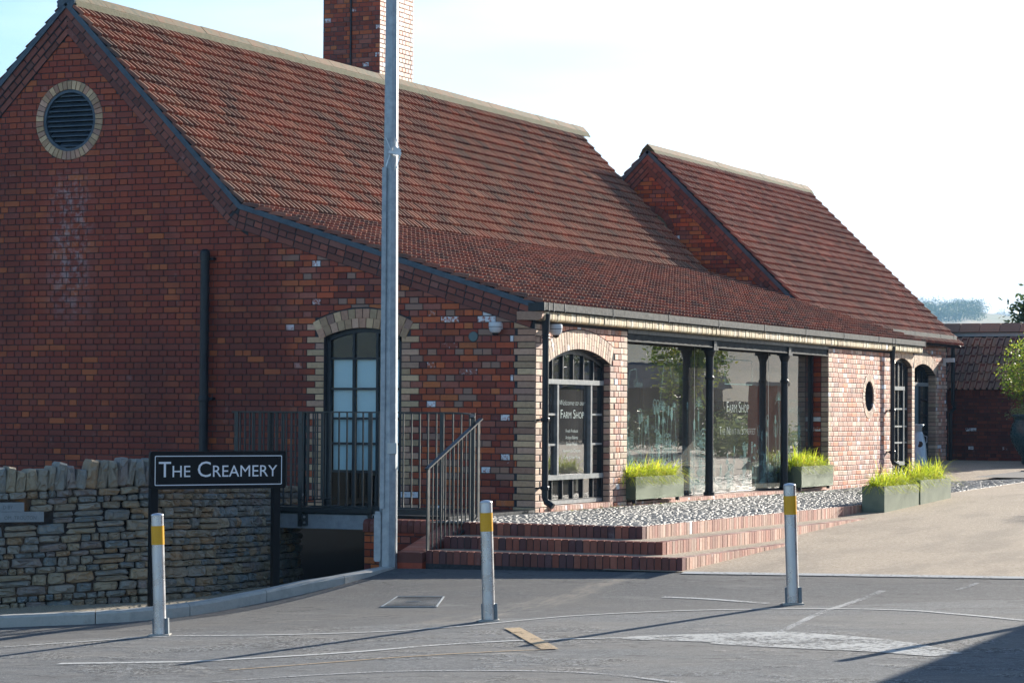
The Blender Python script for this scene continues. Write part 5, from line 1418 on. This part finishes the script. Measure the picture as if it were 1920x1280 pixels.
for v_ in sgt.data.vertices:
    u = (v_.co - SP.O).dot(SP.U); v_.co += SP.U * (want[0] + (u - a_) * kx - u)
for (u, zb) in ((.055, -.70), (SL - .085, -.62)):
    g = G(); g.prism([SP(u - .025, zb, -.06), SP(u + .045, zb, -.06), SP(u + .045, z1_ - .03, -.06), SP(u - .025, z1_ - .03, -.06)], SP.N * .058); g.obj('post', m_black, sg)
for u in (.075, SL - .075):
    for z in (z0_ + .06, z1_ - .065):
        g = G(); g.lathe([(.008, 0), (.008, .004)], 8, SP(u, z, .031), Matrix.Rotation(math.atan2(SP.N.y, SP.N.x), 3, 'Z') @ Matrix.Rotation(math.radians(90), 3, 'Y')); g.obj('screw', m_dark, sg)

# ------------------------------------------------------------------ bollards
def bollard(loc, label, h=1.0):
    t = thing('bollard', label, 'bollard', 'steel bollards across the road edge', loc)
    r = .052
    for nm_, z0_, z1_, m_, rr in (('tube', .012, .72 * h, m_steel, r), ('yellow_band', .745 * h, .90 * h, m_yel, r + .0012), ('tube', .72 * h, .985 * h, m_steel, r)):
        g = G(); g.lathe([(rr, z0_), (rr, z1_)], 28, cap=False); o = g.obj(nm_, m_, t, smooth=True)
    g = G(); g.lathe([(r + .0005, .982 * h), (r, .99 * h), (r * .8, .998 * h), (r * .4, 1.004 * h), (.001, 1.006 * h)], 28); g.obj('cap', m_steel, t, smooth=True)
    g = G(); g.box((-.085, -.075, -.03), (.085, .075, .010)); g.obj('base_plate', m_kerb, t)
    g = G(); g.box((.045, -.03, .01), (.072, .045, .14)); g.box((-.062, -.0, .01), (-.05, .04, .14)); g.obj('hinge_bracket', m_galvd, t)
    t.rotation_euler = (Matrix.Rotation(PHI, 4, 'Z') @ Matrix.Rotation(math.radians(-1.9), 4, 'Y')).to_euler()
    return t
bollard((.053, -7.72, road(.053, -7.72)), 'steel bollard with yellow band in front of the street sign', 1.0)
bollard((2.541, -6.644, road(2.541, -6.644)), 'steel bollard with yellow band in front of the left end of the steps', .985)
bollard((4.735, -5.364, road(4.735, -5.364)), 'steel bollard with yellow band nearest the courtyard, right of the steps', 1.0)
bollard((7.45, -6.28, road(7.45, -6.28)), 'steel bollard with yellow band furthest right', 1.0)

# ------------------------------------------------------------------ paint and covers on the road
def smooth_path(P, k=6):
    out = []
    for i in range(len(P) - 1):
        p0 = V(P[max(i - 1, 0)]); p1 = V(P[i]); p2 = V(P[i + 1]); p3 = V(P[min(i + 2, len(P) - 1)])
        for j in range(k):
            t = j / k; out.append(.5 * ((2 * p1) + (p2 - p0) * t + (2 * p0 - 5 * p1 + 4 * p2 - p3) * t * t + (3 * p1 - p0 - 3 * p2 + p3) * t ** 3))
    out.append(V(P[-1])); return out
def line(name, P, w_, m_, label=None, lift=.004, wf=None):
    Q = smooth_path([(x, y, 0) for x, y in P]); vs = []
    for i, p in enumerate(Q):
        d = (Q[min(i + 1, len(Q) - 1)] - Q[max(i - 1, 0)]).normalized(); n_ = V((-d.y, d.x, 0)); ww = (wf(i / (len(Q) - 1)) if wf else w_) / 2
        for s_ in (-1, 1): q_ = p + n_ * ww * s_; vs.append((q_.x, q_.y, road(q_.x, q_.y) + lift))
    return mk(name, vs, [(2 * i, 2 * i + 1, 2 * i + 3, 2 * i + 2) for i in range(len(Q) - 1)], m_, kind='structure')
L1 = [(-3.5, -10.6), (-1.079, -8.795), (-.88, -8.639), (-.379, -8.244), (.13, -7.843), (.7, -7.78), (1.369, -7.70), (2.0, -7.50), (2.50, -7.12), (2.80, -6.70), (3.2, -6.25), (4.041, -5.872), (5.16, -5.788), (5.881, -5.979), (6.305, -6.275), (6.667, -6.545), (7.02, -6.845)]
line('road_line', L1, .055, m_line)
line('road_line', [(.455, -9.769), (1.265, -9.65), (1.654, -9.54), (2.491, -9.0), (2.99, -8.5), (3.603, -8.16), (4.412, -8.0)], .07, m_line, wf=lambda t: .10 - .04 * t)
line('road_line', [(4.3, -8.02), (4.991, -8.0), (5.35, -8.06), (6.19, -8.48), (6.62, -8.76), (7.06, -9.14)], .3, m_linew, lift=.0042, wf=lambda t: max(.08, .10 + .85 * math.sin(min(1, t * 1.7 + .05) * 1.57) - .72 * max(0, t - .4) / .6))
line('road_line', [(2.138, -10.128), (2.628, -9.692), (3.085, -9.30), (3.55, -9.0), (4.0, -8.80)], .035, m_liney)
vs = [(2.975, -7.296), (3.098, -7.259), (3.623, -8.061), (4.097, -8.792), (3.974, -8.827), (3.50, -8.10)]
mk('road_line', [(x, y, road(x, y) + .0075) for x, y in vs], [(0, 1, 2, 5)[::-1], (5, 2, 3, 4)[::-1]], m_liney, kind='structure')
line('road_line', [(2.41, -10.799), (3.005, -10.383), (3.541, -10.15), (4.279, -10.097), (4.818, -10.172), (5.287, -10.391), (5.8, -10.75)], .055, m_linef)
line('road_line', [(3.406, -4.925), (3.876, -5.04), (4.502, -5.325)], .06, m_line)
line('road_line', [(5.238, -4.459), (5.205, -5.201), (5.222, -6.125), (5.389, -7.68)], .07, m_linef, lift=.0025)
line('road_line', [(5.937, -3.965), (5.91, -4.185), (5.869, -4.38)], .05, m_linef)
mh = thing('manhole_cover', 'square cross-hatched metal manhole cover set in the tarmac behind the middle bollard', 'manhole cover')
cs = [(.974, -5.538), (1.52, -5.547), (1.316, -4.978), (.852, -4.986)]
def mp_(u, v_, lift=.004):
    a = V((*cs[0], 0)).lerp(V((*cs[1], 0)), u); b = V((*cs[3], 0)).lerp(V((*cs[2], 0)), u); p = a.lerp(b, v_); return V((p.x, p.y, road(p.x, p.y) + lift))
mk('cover_plate', [mp_(0, 0), mp_(1, 0), mp_(1, 1), mp_(0, 1)], [(0, 1, 2, 3)], m_galvd, mh)
g = G()
for i in range(22):
    t = (i + .5) / 22; g.bar(mp_(t, .03, .006), mp_(t, .97, .006), .005, .004)
for i in range(14):
    t = (i + .5) / 14; g.bar(mp_(.03, t, .006), mp_(.97, t, .006), .005, .004)
g.obj('tread_pattern', m_dark, mh)
for a, b in (((0, 0), (0, 1)), ((1, 0), (1, 1)), ((0, 0), (1, 0)), ((0, 1), (1, 1))):
    g = G(); g.bar(mp_(*a, .006), mp_(*b, .006), .014, .006); g.obj('frame_edge', m_galv, mh)
g = G(); g.bar(mp_(.33, .5, .010), mp_(.62, .5, .010), .016, .006); g.obj('name_bar', m_galv, mh)

# ------------------------------------------------------------------ security cameras
def dome_cam(loc, nrm_, label):
    t = thing('security_camera', label, 'security camera', 'white dome security cameras', loc)
    a = math.atan2(nrm_[1], nrm_[0]); t.rotation_euler = (0, 0, a)
    g = G(); g.lathe([(.042, -.062), (.060, -.045), (.070, -.018), (.073, .0)], 20, (.08, 0, 0)); g.obj('lower_shell', m_white, t)
    g = G(); g.lathe([(.073, .006), (.075, .02), (.073, .05), (.066, .056)], 20, (.08, 0, 0)); g.box((-.0, -.055, -.02), (.08, .055, .045)); g.obj('upper_shell', m_white, t)
    g = G(); g.lathe([(.071, -.001), (.071, .007)], 20, (.08, 0, 0)); g.obj('seam', m_dark, t)
    g = G(); g.lathe([(.002, -.098), (.018, -.094), (.032, -.082), (.040, -.062)], 16, (.08, 0, 0)); g.obj('dome', m_dome, t)
dome_cam((-.455, 0, 2.035), (0, -1), 'white dome camera on the gable wall, near the corner')
dome_cam((0, .36, 2.02), (1, 0), 'white dome camera beside the top of the corner downpipe')
t = thing('security_camera', 'white box camera above the far arched doorway', 'security camera', None, (-1.8, 23.7, 2.17))
g = G(); g.box((.02, -.1, -.03), (.22, .0, .05)); g.obj('housing', m_white, t); g = G(); g.box((0, -.08, -.09), (.05, -.03, .05)); g.obj('bracket', m_white, t)

# ------------------------------------------------------------------ planters and grasses
def planter(loc, ln, wd, ht, m_, label, feet=.045, rot=0):
    t = thing('planter', label, 'planter', 'green metal trough planters', loc); t.rotation_euler = (0, 0, rot); th = .012
    g = G(); b = feet
    g.box((0, 0, b), (th, ln, ht)); g.box((-wd, 0, b), (-wd + th, ln, ht)); g.box((-wd + th, 0, b), (0, th, ht)); g.box((-wd + th, ln - th, b), (0, ln, ht)); g.box((-wd + th, th, b + .001), (0, ln - th, b + .01))
    g.box((-.03, th, ht - .012), (0 - .001, ln - th, ht - .001)); g.obj('trough', m_, t)
    g = G(); g.box((-wd + th, th, ht - .05), (-th, ln - th, ht - .03)); g.obj('soil', m_soil, t)
    for x in (-wd + .04, -.04):
        for y in (.08, ln - .08):
            g = G(); g.box((x - .02, y - .02, 0), (x + .02, y + .02, b)); g.obj('foot', m_dark, t)
def grass(loc, ln, wd, hgt, nb_, label, seed, lean=(.25, -.15), rot=0):
    rs = random.Random(seed); g = G(); R_ = Matrix.Rotation(rot, 3, 'Z')
    ncl = int(ln / .16)
    for i in range(nb_):
        c_ = rs.randint(0, ncl); bx = rs.gauss(0, .03) - wd / 2; by = (c_ + .5) * ln / (ncl + 1) + rs.gauss(0, .035)
        a = rs.uniform(0, 2 * math.pi); sp = rs.uniform(.04, .34) * (1.5 if rs.random() < .25 else 1); h = hgt * (rs.uniform(.3, .9) if rs.random() < .85 else rs.uniform(.9, 1.25)) * (.72 + .5 * noise.noise(V((c_ * 1.7, seed, 0))))
        dx = math.cos(a) * sp + lean[0] * rs.uniform(.2, 1) * h; dy = math.sin(a) * sp * 1.2 + lean[1] * rs.uniform(0, 1) * h
        w_ = rs.uniform(.004, .0075); side = V((-math.sin(a + rs.uniform(-.8, .8)), math.cos(a), 0)).normalized()
        pts = []
        droop = rs.uniform(.1, .7) * min(sp, .26) * 2
        for k in range(5):
            t = k / 4; pts.append(V((bx + dx * t ** 1.5, by + dy * t ** 1.5, max(h * (1.25 * t - .25 * t * t) - droop * t ** 2.6, -.03 - .05 * t))))
        vs = []
        for k, p in enumerate(pts):
            ww = w_ * (1 - (k / 4) ** 1.6 * .96); vs += [R_ @ (p - side * ww), R_ @ (p + side * ww)]
        g.add(vs, [(2 * k, 2 * k + 1, 2 * k + 3, 2 * k + 2) for k in range(4)])
    o = g.obj('ornamental_grass', m_grass); tag(o, label, 'grass plant', 'golden grasses in the planters'); o.location = loc; return o
planter((.115, 2.66, .03), 1.60, .31, .315, m_plant, 'polished green trough planter right of the brick pier, in front of the left glass pane')
grass((.115, 2.66, .31), 1.60, .30, .36, 1900, 'golden grass spilling from the planter by the left glass pane', 1, (.42, -.05))
planter((.12, 8.93, .03), 1.47, .31, .34, m_plant, 'polished green trough planter right of the second iron column')
grass((.12, 8.93, .33), 1.47, .30, .42, 1300, 'golden grass in the planter by the second iron column', 2, (.1, .12))
cz_ = court(2.6, 4.6)
planter((2.60, 4.56, cz_ - .0), 1.48, .27, .315, m_plant2, 'matt green trough planter on the gravel, nearer of the pair', .0, -.01)
planter((2.625, 6.08, cz_ + .045), 1.42, .27, .315, m_plant2, 'matt green trough planter on the gravel, further of the pair', .0, -.01)
grass((2.60, 4.56, cz_ + .29), 1.48, .26, .38, 1200, 'golden grass in the nearer free-standing planter', 3, (.1, .1))
grass((2.625, 6.08, cz_ + .33), 1.42, .26, .42, 1300, 'golden grass in the further free-standing planter', 4, (.05, .1))
# fallen leaves by the sill
rs = random.Random(9); g = G()
for i in range(90):
    x = rs.uniform(.02, .35); y = rs.uniform(.3, 9); a = rs.uniform(0, 6.28); r_ = rs.uniform(.012, .03); z = .014
    g.add([V((x + r_ * math.cos(a), y + r_ * math.sin(a), z)), V((x + r_ * .5 * math.cos(a + 1.6), y + r_ * .5 * math.sin(a + 1.6), z + rs.uniform(0, .012))), V((x - r_ * math.cos(a), y - r_ * math.sin(a), z + .004)), V((x - r_ * .5 * math.cos(a + 1.6), y - r_ * .5 * math.sin(a + 1.6), z + .003))], [(0, 1, 2, 3)])
g.obj('fallen_leaves', m_leaf, kind='stuff')

# ------------------------------------------------------------------ milk churn at the far doorway
t = thing('milk_churn', 'tall pale steel milk churn standing by the far arched doorway', 'milk churn', None, (-1.28, 19.9, terr(-1.2, 19.9)))
g = G(); g.lathe([(.21, 0), (.215, .02), (.20, .04), (.165, .42), (.12, .58), (.095, .63)], 24); g.obj('body', m_churn, t, smooth=True)
g = G(); g.lathe([(.095, .63), (.09, .70), (.13, .74), (.135, .755), (.10, .76)], 24); g.obj('neck', m_churn, t, smooth=True)
g = G(); g.lathe([(.055, 0), (.055, .012)], 18, (.10, -.135, .40), Matrix.Rotation(math.radians(75), 3, 'X')); g.obj('badge', m_dark, t)
for s_ in (-1, 1):
    g = G(); g.tube([(s_ * .13, 0, .56), (s_ * .19, 0, .54), (s_ * .19, 0, .44), (s_ * .16, 0, .42)], .008, 6); g.obj('handle', m_churn, t)

# ------------------------------------------------------------------ far boundary building
fw = thing('boundary_outbuilding', 'low red brick outbuilding with dark tiled roof closing the courtyard at the far right', 'building')
FY = 24.6; FG = Plane((0, FY, 0), (1, 0, 0))
Z_b = Pool('brick', m_dbrick, fw); Z_t = Pool('roof_tile', m_tile3, fw); Z_r = Pool('ridge_tile', m_tile3, fw, 60)
brickwall(Z_b, FG, -2.3, 2.4, .14, 1.50)
slab('wall_core', FG, [(-2.4, -.5), (2.4, -.5), (2.4, 1.62), (-2.4, 1.62)], [], m_mortar, fw)
x = -2.3
while x < 2.4:
    g = G(); g.box((x + .004, FY - .012, 1.50), (x + .071, FY + .1, 1.605)); Z_b.add(g.v, g.f, score((x, FY, 1.55), .006)); x += .0755
upf = V((0, 1.15, 1.28)); nf = 7
tile_roof(Z_t, V((2.45, FY - .04, 1.60)), V((-1, 0, 0)) * -1 * -1, V((0, 1, 0)), 1, 1, .24, .2) if 0 else None
def far_tiles():
    A = V((1, 0, 0)); Sd = upf.normalized(); rr = random.Random(5); proto = tile_proto(.245, .235)
    for r in range(6):
        for c_ in range(20):
            p = V((-2.4, FY - .05, 1.60)) + A * c_ * .245 + Sd * (r * .235 + rr.uniform(-.006, .006)) ; Nn = A.cross(Sd)
            rot = Matrix.Rotation(rr.uniform(-.03, .03), 3, Nn); a_ = rot @ A; s_ = rot @ Sd; m4 = Matrix.Identity(4)
            for i in range(3): m4[i][0] = a_[i]; m4[i][1] = s_[i]; m4[i][2] = Nn[i]; m4[i][3] = p[i]
            Z_t.inst(proto, m4, score(p, .05))
far_tiles()
g = G(); g.prism([V((-2.4, FY, 1.55)), V((-2.4, FY + 1.15, 2.84)), V((-2.4, FY + 2.3, 1.55))], (4.85, 0, 0)); g.box((-2.4, FY + .1, -.5), (2.4, FY + 2.2, 1.56)); g.obj('roof_deck', m_dark, fw)
g = G(); g.prism([V((-2.4, FY + .98, 2.70)), V((-2.4, FY + 1.08, 2.83)), V((-2.4, FY + 1.16, 2.86)), V((-2.4, FY + 1.16, 2.72))], (4.85, 0, 0)); g.obj('ridge_bedding', m_kerb, fw)
x = -2.4
while x < 2.4:
    g = G(); g.prism([V((x, FY + .97, 2.79)), V((x, FY + 1.15, 2.97)), V((x, FY + 1.31, 2.80)), V((x, FY + 1.28, 2.79)), V((x, FY + 1.15, 2.93)), V((x, FY + 1.00, 2.78))], (.40, 0, 0)); Z_r.add(g.v, g.f, .1); x += .41
Z_b.done(); Z_t.done(); Z_r.done()

# ------------------------------------------------------------------ trees and plants
def leaves(g, c, rad, n, size, rs, flat=1.0, clump=14):
    """leaf sized faces in clumps through a crown's volume"""
    c = V(c); rad = V(rad) if not isinstance(rad, (int, float)) else V((rad, rad, rad))
    for k in range(max(1, n // clump)):
        while True:
            p = V((rs.uniform(-1, 1), rs.uniform(-1, 1), rs.uniform(-1, 1)))
            if .25 < p.length < 1 and rs.random() < p.length: break
        nzv = noise.noise(p * 2.3 + c)
        if nzv < -.12: continue
        p = V((p.x * rad.x, p.y * rad.y, p.z * rad.z)) * (1 + nzv * .35)
        cs_ = size * rs.uniform(2.0, 3.6)
        for j in range(clump):
            q = c + p + V((rs.gauss(0, cs_), rs.gauss(0, cs_), rs.gauss(0, cs_ * .8)))
            a = V((rs.uniform(-1, 1), rs.uniform(-1, 1), rs.uniform(-.6, 1))).normalized(); b = a.cross(V((rs.uniform(-1, 1), rs.uniform(-1, 1), rs.uniform(-1, 1)))).normalized(); s_ = size * rs.uniform(.6, 1.3)
            g.add([q - a * s_, q + b * s_ * .45, q + a * s_, q - b * s_ * .45], [(0, 1, 2, 3)])
def tree(name, label, base, h_tr, crown_c, crown_r, n, size, m_, seed, tr=.07, limbs=7, group=None):
    rs = random.Random(seed); t = thing(name, label, 'tree', group, base); crown_c = V(crown_c); R_ = V(crown_r)
    g = G(); top = V((rs.uniform(-.05, .05), rs.uniform(-.05, .05), crown_c.z + R_.z * .4))
    g.tube([(0, 0, 0), (rs.uniform(-.03, .03), 0, h_tr * .6), (top.x * .6, top.y, h_tr), top], [tr * 1.2, tr, tr * .8, tr * .2], 8)
    for i in range(limbs):
        a = rs.uniform(0, 6.28); z0 = h_tr * rs.uniform(.75, 1.0) + R_.z * rs.uniform(0, .5); e = crown_c + V((math.cos(a) * R_.x * .75, math.sin(a) * R_.y * .75, rs.uniform(-.3, .7) * R_.z))
        s0 = V((0, 0, z0)); mdl = s0.lerp(e, .5) + V((0, 0, R_.z * .08)); g.tube([s0, mdl, e], [tr * .5, tr * .3, tr * .08], 5)
    g.obj('trunk', m_bark, t)
    g = G(); leaves(g, crown_c, R_, n, size, rs); g.obj('crown', m_, t)
    return t
# glazed urn with its small tree
uz = court(.7, 21.9)
t = thing('glazed_urn', 'large dark teal glazed urn at the right edge, before the far brick wall', 'urn', None, (.40, 21.9, uz))
g = G(); g.lathe([(.22, 0), (.24, .03), (.24, .12), (.33, .26), (.42, .42), (.45, .56), (.43, .70), (.38, .80), (.37, .86), (.42, .89), (.43, .92), (.37, .93), (.36, .86)], 28); g.obj('pot', m_urn, t, smooth=True)
g = G(); g.lathe([(.36, .84), (.35, .86)], 20); g.obj('soil', m_soil, t)
g = G(); leaves(g, (.40, 21.9, uz + .97), (.42, .42, .10), 1500, .022, random.Random(3)); o = g.obj('trailing_plant', m_leafl); tag(o, 'pale green trailing plant round the rim of the glazed urn', 'plant')
tree('potted_tree', 'small tree with yellow-green autumn leaves growing in the glazed urn', (.56, 21.9, uz + .86), .5, (.02, 0, .80), (.74, .7, .60), 9000, .032, m_leaf, 8, .035)
tree('conifer', 'dark tree top rising behind the ridge of the far outbuilding', (-3.05, 36, -.3), 2.4, (.2, 0, 3.45), (.62, .6, .75), 6000, .07, m_leafd, 12, .1)
# out of frame to the right, seen mirrored in the shop glass
tree('courtyard_tree', 'round headed tree in the courtyard with olive and gold leaves, mirrored in the shop glass', (10.1, 33, .1), 1.5, (0, 0, 3.1), (.85, 1.0, 1.8), 9000, .06, m_leaf, 15, .11)
tree('courtyard_tree', 'dark green tree beyond the fence at the right of the courtyard', (22.5, 50, .1), 1.6, (0, 0, 3.0), (2.0, 2.0, 1.6), 7000, .09, m_leafd, 16, .13)
for i, (x, y, z, rx, ry, rz, lb) in enumerate(((6.4, 27.0, .2, .8, 2.0, .42, 'clipped low hedge bright green on top, far end of the courtyard'), (11.2, 36, .2, 2.2, 1.2, .6, 'loose dark hedge along the courtyard fence'))):
    g = G(); leaves(g, (x, y, z + rz * .8), (rx, ry, rz), 7000, .05, random.Random(30 + i)); o = g.obj('hedge', m_leafl if i == 0 else m_leafd); tag(o, lb, 'hedge')
t = thing('brick_gate_pier', 'red brick gate pier with pale cap at the right of the courtyard', 'gate pier', None, (4.2, 21.5, .1))
g = G(); g.box((-.28, -.28, -.2), (.28, .28, 1.55)); g.obj('pier', m_redn, t); g = G(); g.box((-.33, -.33, 1.55), (.33, .33, 1.62)); g.obj('cap', m_kerb, t)
t = thing('timber_fence', 'dark timber paling fence at the far side of the courtyard', 'fence')
for k in range(4):
    g = G(); g.box((12.5 + k * 3, 46 - .05, 0), (12.62 + k * 3, 46.05, 1.6)); g.obj('post', m_fence, t)
for k in range(60):
    g = G(); x = 12.7 + k * .155; g.box((x, 45.98, .1), (x + .12, 46.0, 1.5)); g.obj('paling', m_fence, t)
t = thing('sheet_roofed_shed', 'low shed with dark blue-grey sheet roof beyond the courtyard', 'shed')
g = G(); g.box((19, 56, -.3), (31, 60, 2.0)); g.obj('wall', m_fence, t); g = G(); g.prism([V((18.7, 55.6, 2.0)), V((18.7, 58, 2.9)), V((18.7, 60.4, 2.0))], (12.6, 0, 0)); g.obj('roof', m_paneroof, t)
tree('young_tree', 'young tree at the right side of the courtyard, out of view, casting a thin shadow', (6.75, 10.3, -.1), 1.2, (0, 0, 1.9), (.5, .5, .6), 2500, .035, m_leaf, 19, .03)
# the building across the lane whose shadow falls on the lower right of the road
t = thing('lane_building', 'plain brick building across the lane, just out of view on the right', 'building')
g = G(); g.box((9.85, -4.9, -1.2), (15, 4.0, 2.45)); g.obj('wall', m_redn, t); g = G(); g.prism([V((9.62, -5.1, 2.45)), V((12.3, -5.1, 3.9)), V((15.2, -5.1, 2.45))], (0, 9.3, 0)); g.obj('roof', m_tile3, t)

# ------------------------------------------------------------------ hillside
def hill_h(az):
    a = math.degrees(az)
    # elevation of the skyline above eye level, metres at 620 m
    if a < -14.4: return 24.6 + .4 * math.sin(a * 3)
    if a < -13.9: return 24.6 - .6 * (a + 14.4) / .5
    if a < -13.0: return 24.0 - 1.5 * (a + 13.9) / .9
    h = 22.5 + 6 * min(1, (a + 13) / 20) + 1.2 * math.sin(a * .5)
    return h
vs = []; azs = [math.radians(-18 + i * .1) for i in range(60)] + [math.radians(-12 + i * 1.2) for i in range(61)]; rad = [360, 800, 1320, 1800, 2160, 2480, 3100]; kf = [0, .12, .36, .64, .86, 1.0, .9]
for a in azs:
    for r_, k in zip(rad, kf): vs.append((CAM.x + math.sin(a) * r_, CAM.y + math.cos(a) * r_, -.65 + (hill_h(a) * 4 + 1.7) * k))
m_ = len(rad)
mk('hillside', vs, [(i * m_ + j, i * m_ + j + 1, (i + 1) * m_ + j + 1, (i + 1) * m_ + j) for i in range(120) for j in range(m_ - 1)], m_hill, kind='structure', smooth=True)
rs = random.Random(77)
def far_wood(name, spots, label=None):
    g = G()
    for (x, y, z, r_) in spots:
        leaves(g, (x, y, z + r_ * .7), (r_, r_, r_ * .85), 900, r_ * .065, rs, clump=12)
        g.tube([(x, y, z - 4), (x, y, z + r_ * .6)], r_ * .06, 4)
    return g.obj(name, m_leafd, kind='stuff')
sp = []
for i in range(110):
    a = math.radians(rs.uniform(-16.6, -14.38)); r_ = rs.uniform(2240, 2488); k = .86 + .14 * (r_ - 2160) / 320; sp.append((CAM.x + math.sin(a) * r_, CAM.y + math.cos(a) * r_, -.65 + (hill_h(a) * 4 + 1.7) * k - 1, rs.uniform(4.5, 7.5)))
for i in range(7):
    a = math.radians(rs.uniform(-13.95, -13.55)); r_ = rs.uniform(2360, 2480); sp.append((CAM.x + math.sin(a) * r_, CAM.y + math.cos(a) * r_, -.65 + (hill_h(a) * 4 + 1.7) * .96 - 2, rs.uniform(3.5, 6)))
for i in range(60):
    a = math.radians(rs.uniform(5, 48)); r_ = rs.uniform(2240, 2520); sp.append((CAM.x + math.sin(a) * r_, CAM.y + math.cos(a) * r_, -.65 + (hill_h(a) * 4 + 1.7) * .95, rs.uniform(16, 32)))
for i in range(70):
    a = math.radians(rs.uniform(-16.6, -14.25)); r_ = rs.uniform(1880, 2300); k = .68 + .26 * (r_ - 1880) / 420; sp.append((CAM.x + math.sin(a) * r_, CAM.y + math.cos(a) * r_, -.65 + (hill_h(a) * 4 + 1.7) * k - 1, rs.uniform(7, 10)))
far_wood('far_woodland', sp)
# air
g = G(); g.box((-3300, -3300, -4.9), (3300, 3300, 240))
hz = mat('haze_air'); n_ = hz.node_tree.nodes; 
for x in list(n_):
    if x.type == 'BSDF_PRINCIPLED': n_.remove(x)
pv = n_.new('ShaderNodeVolumePrincipled'); pv.inputs['Color'].default_value = (.34, .64, 1.0, 1); pv.inputs['Density'].default_value = .00020; pv.inputs['Anisotropy'].default_value = .0
hz.node_tree.links.new(pv.outputs[0], n_['Material Output'].inputs['Volume'])
HAZE = True
if HAZE: g.obj('haze', hz, kind='stuff')
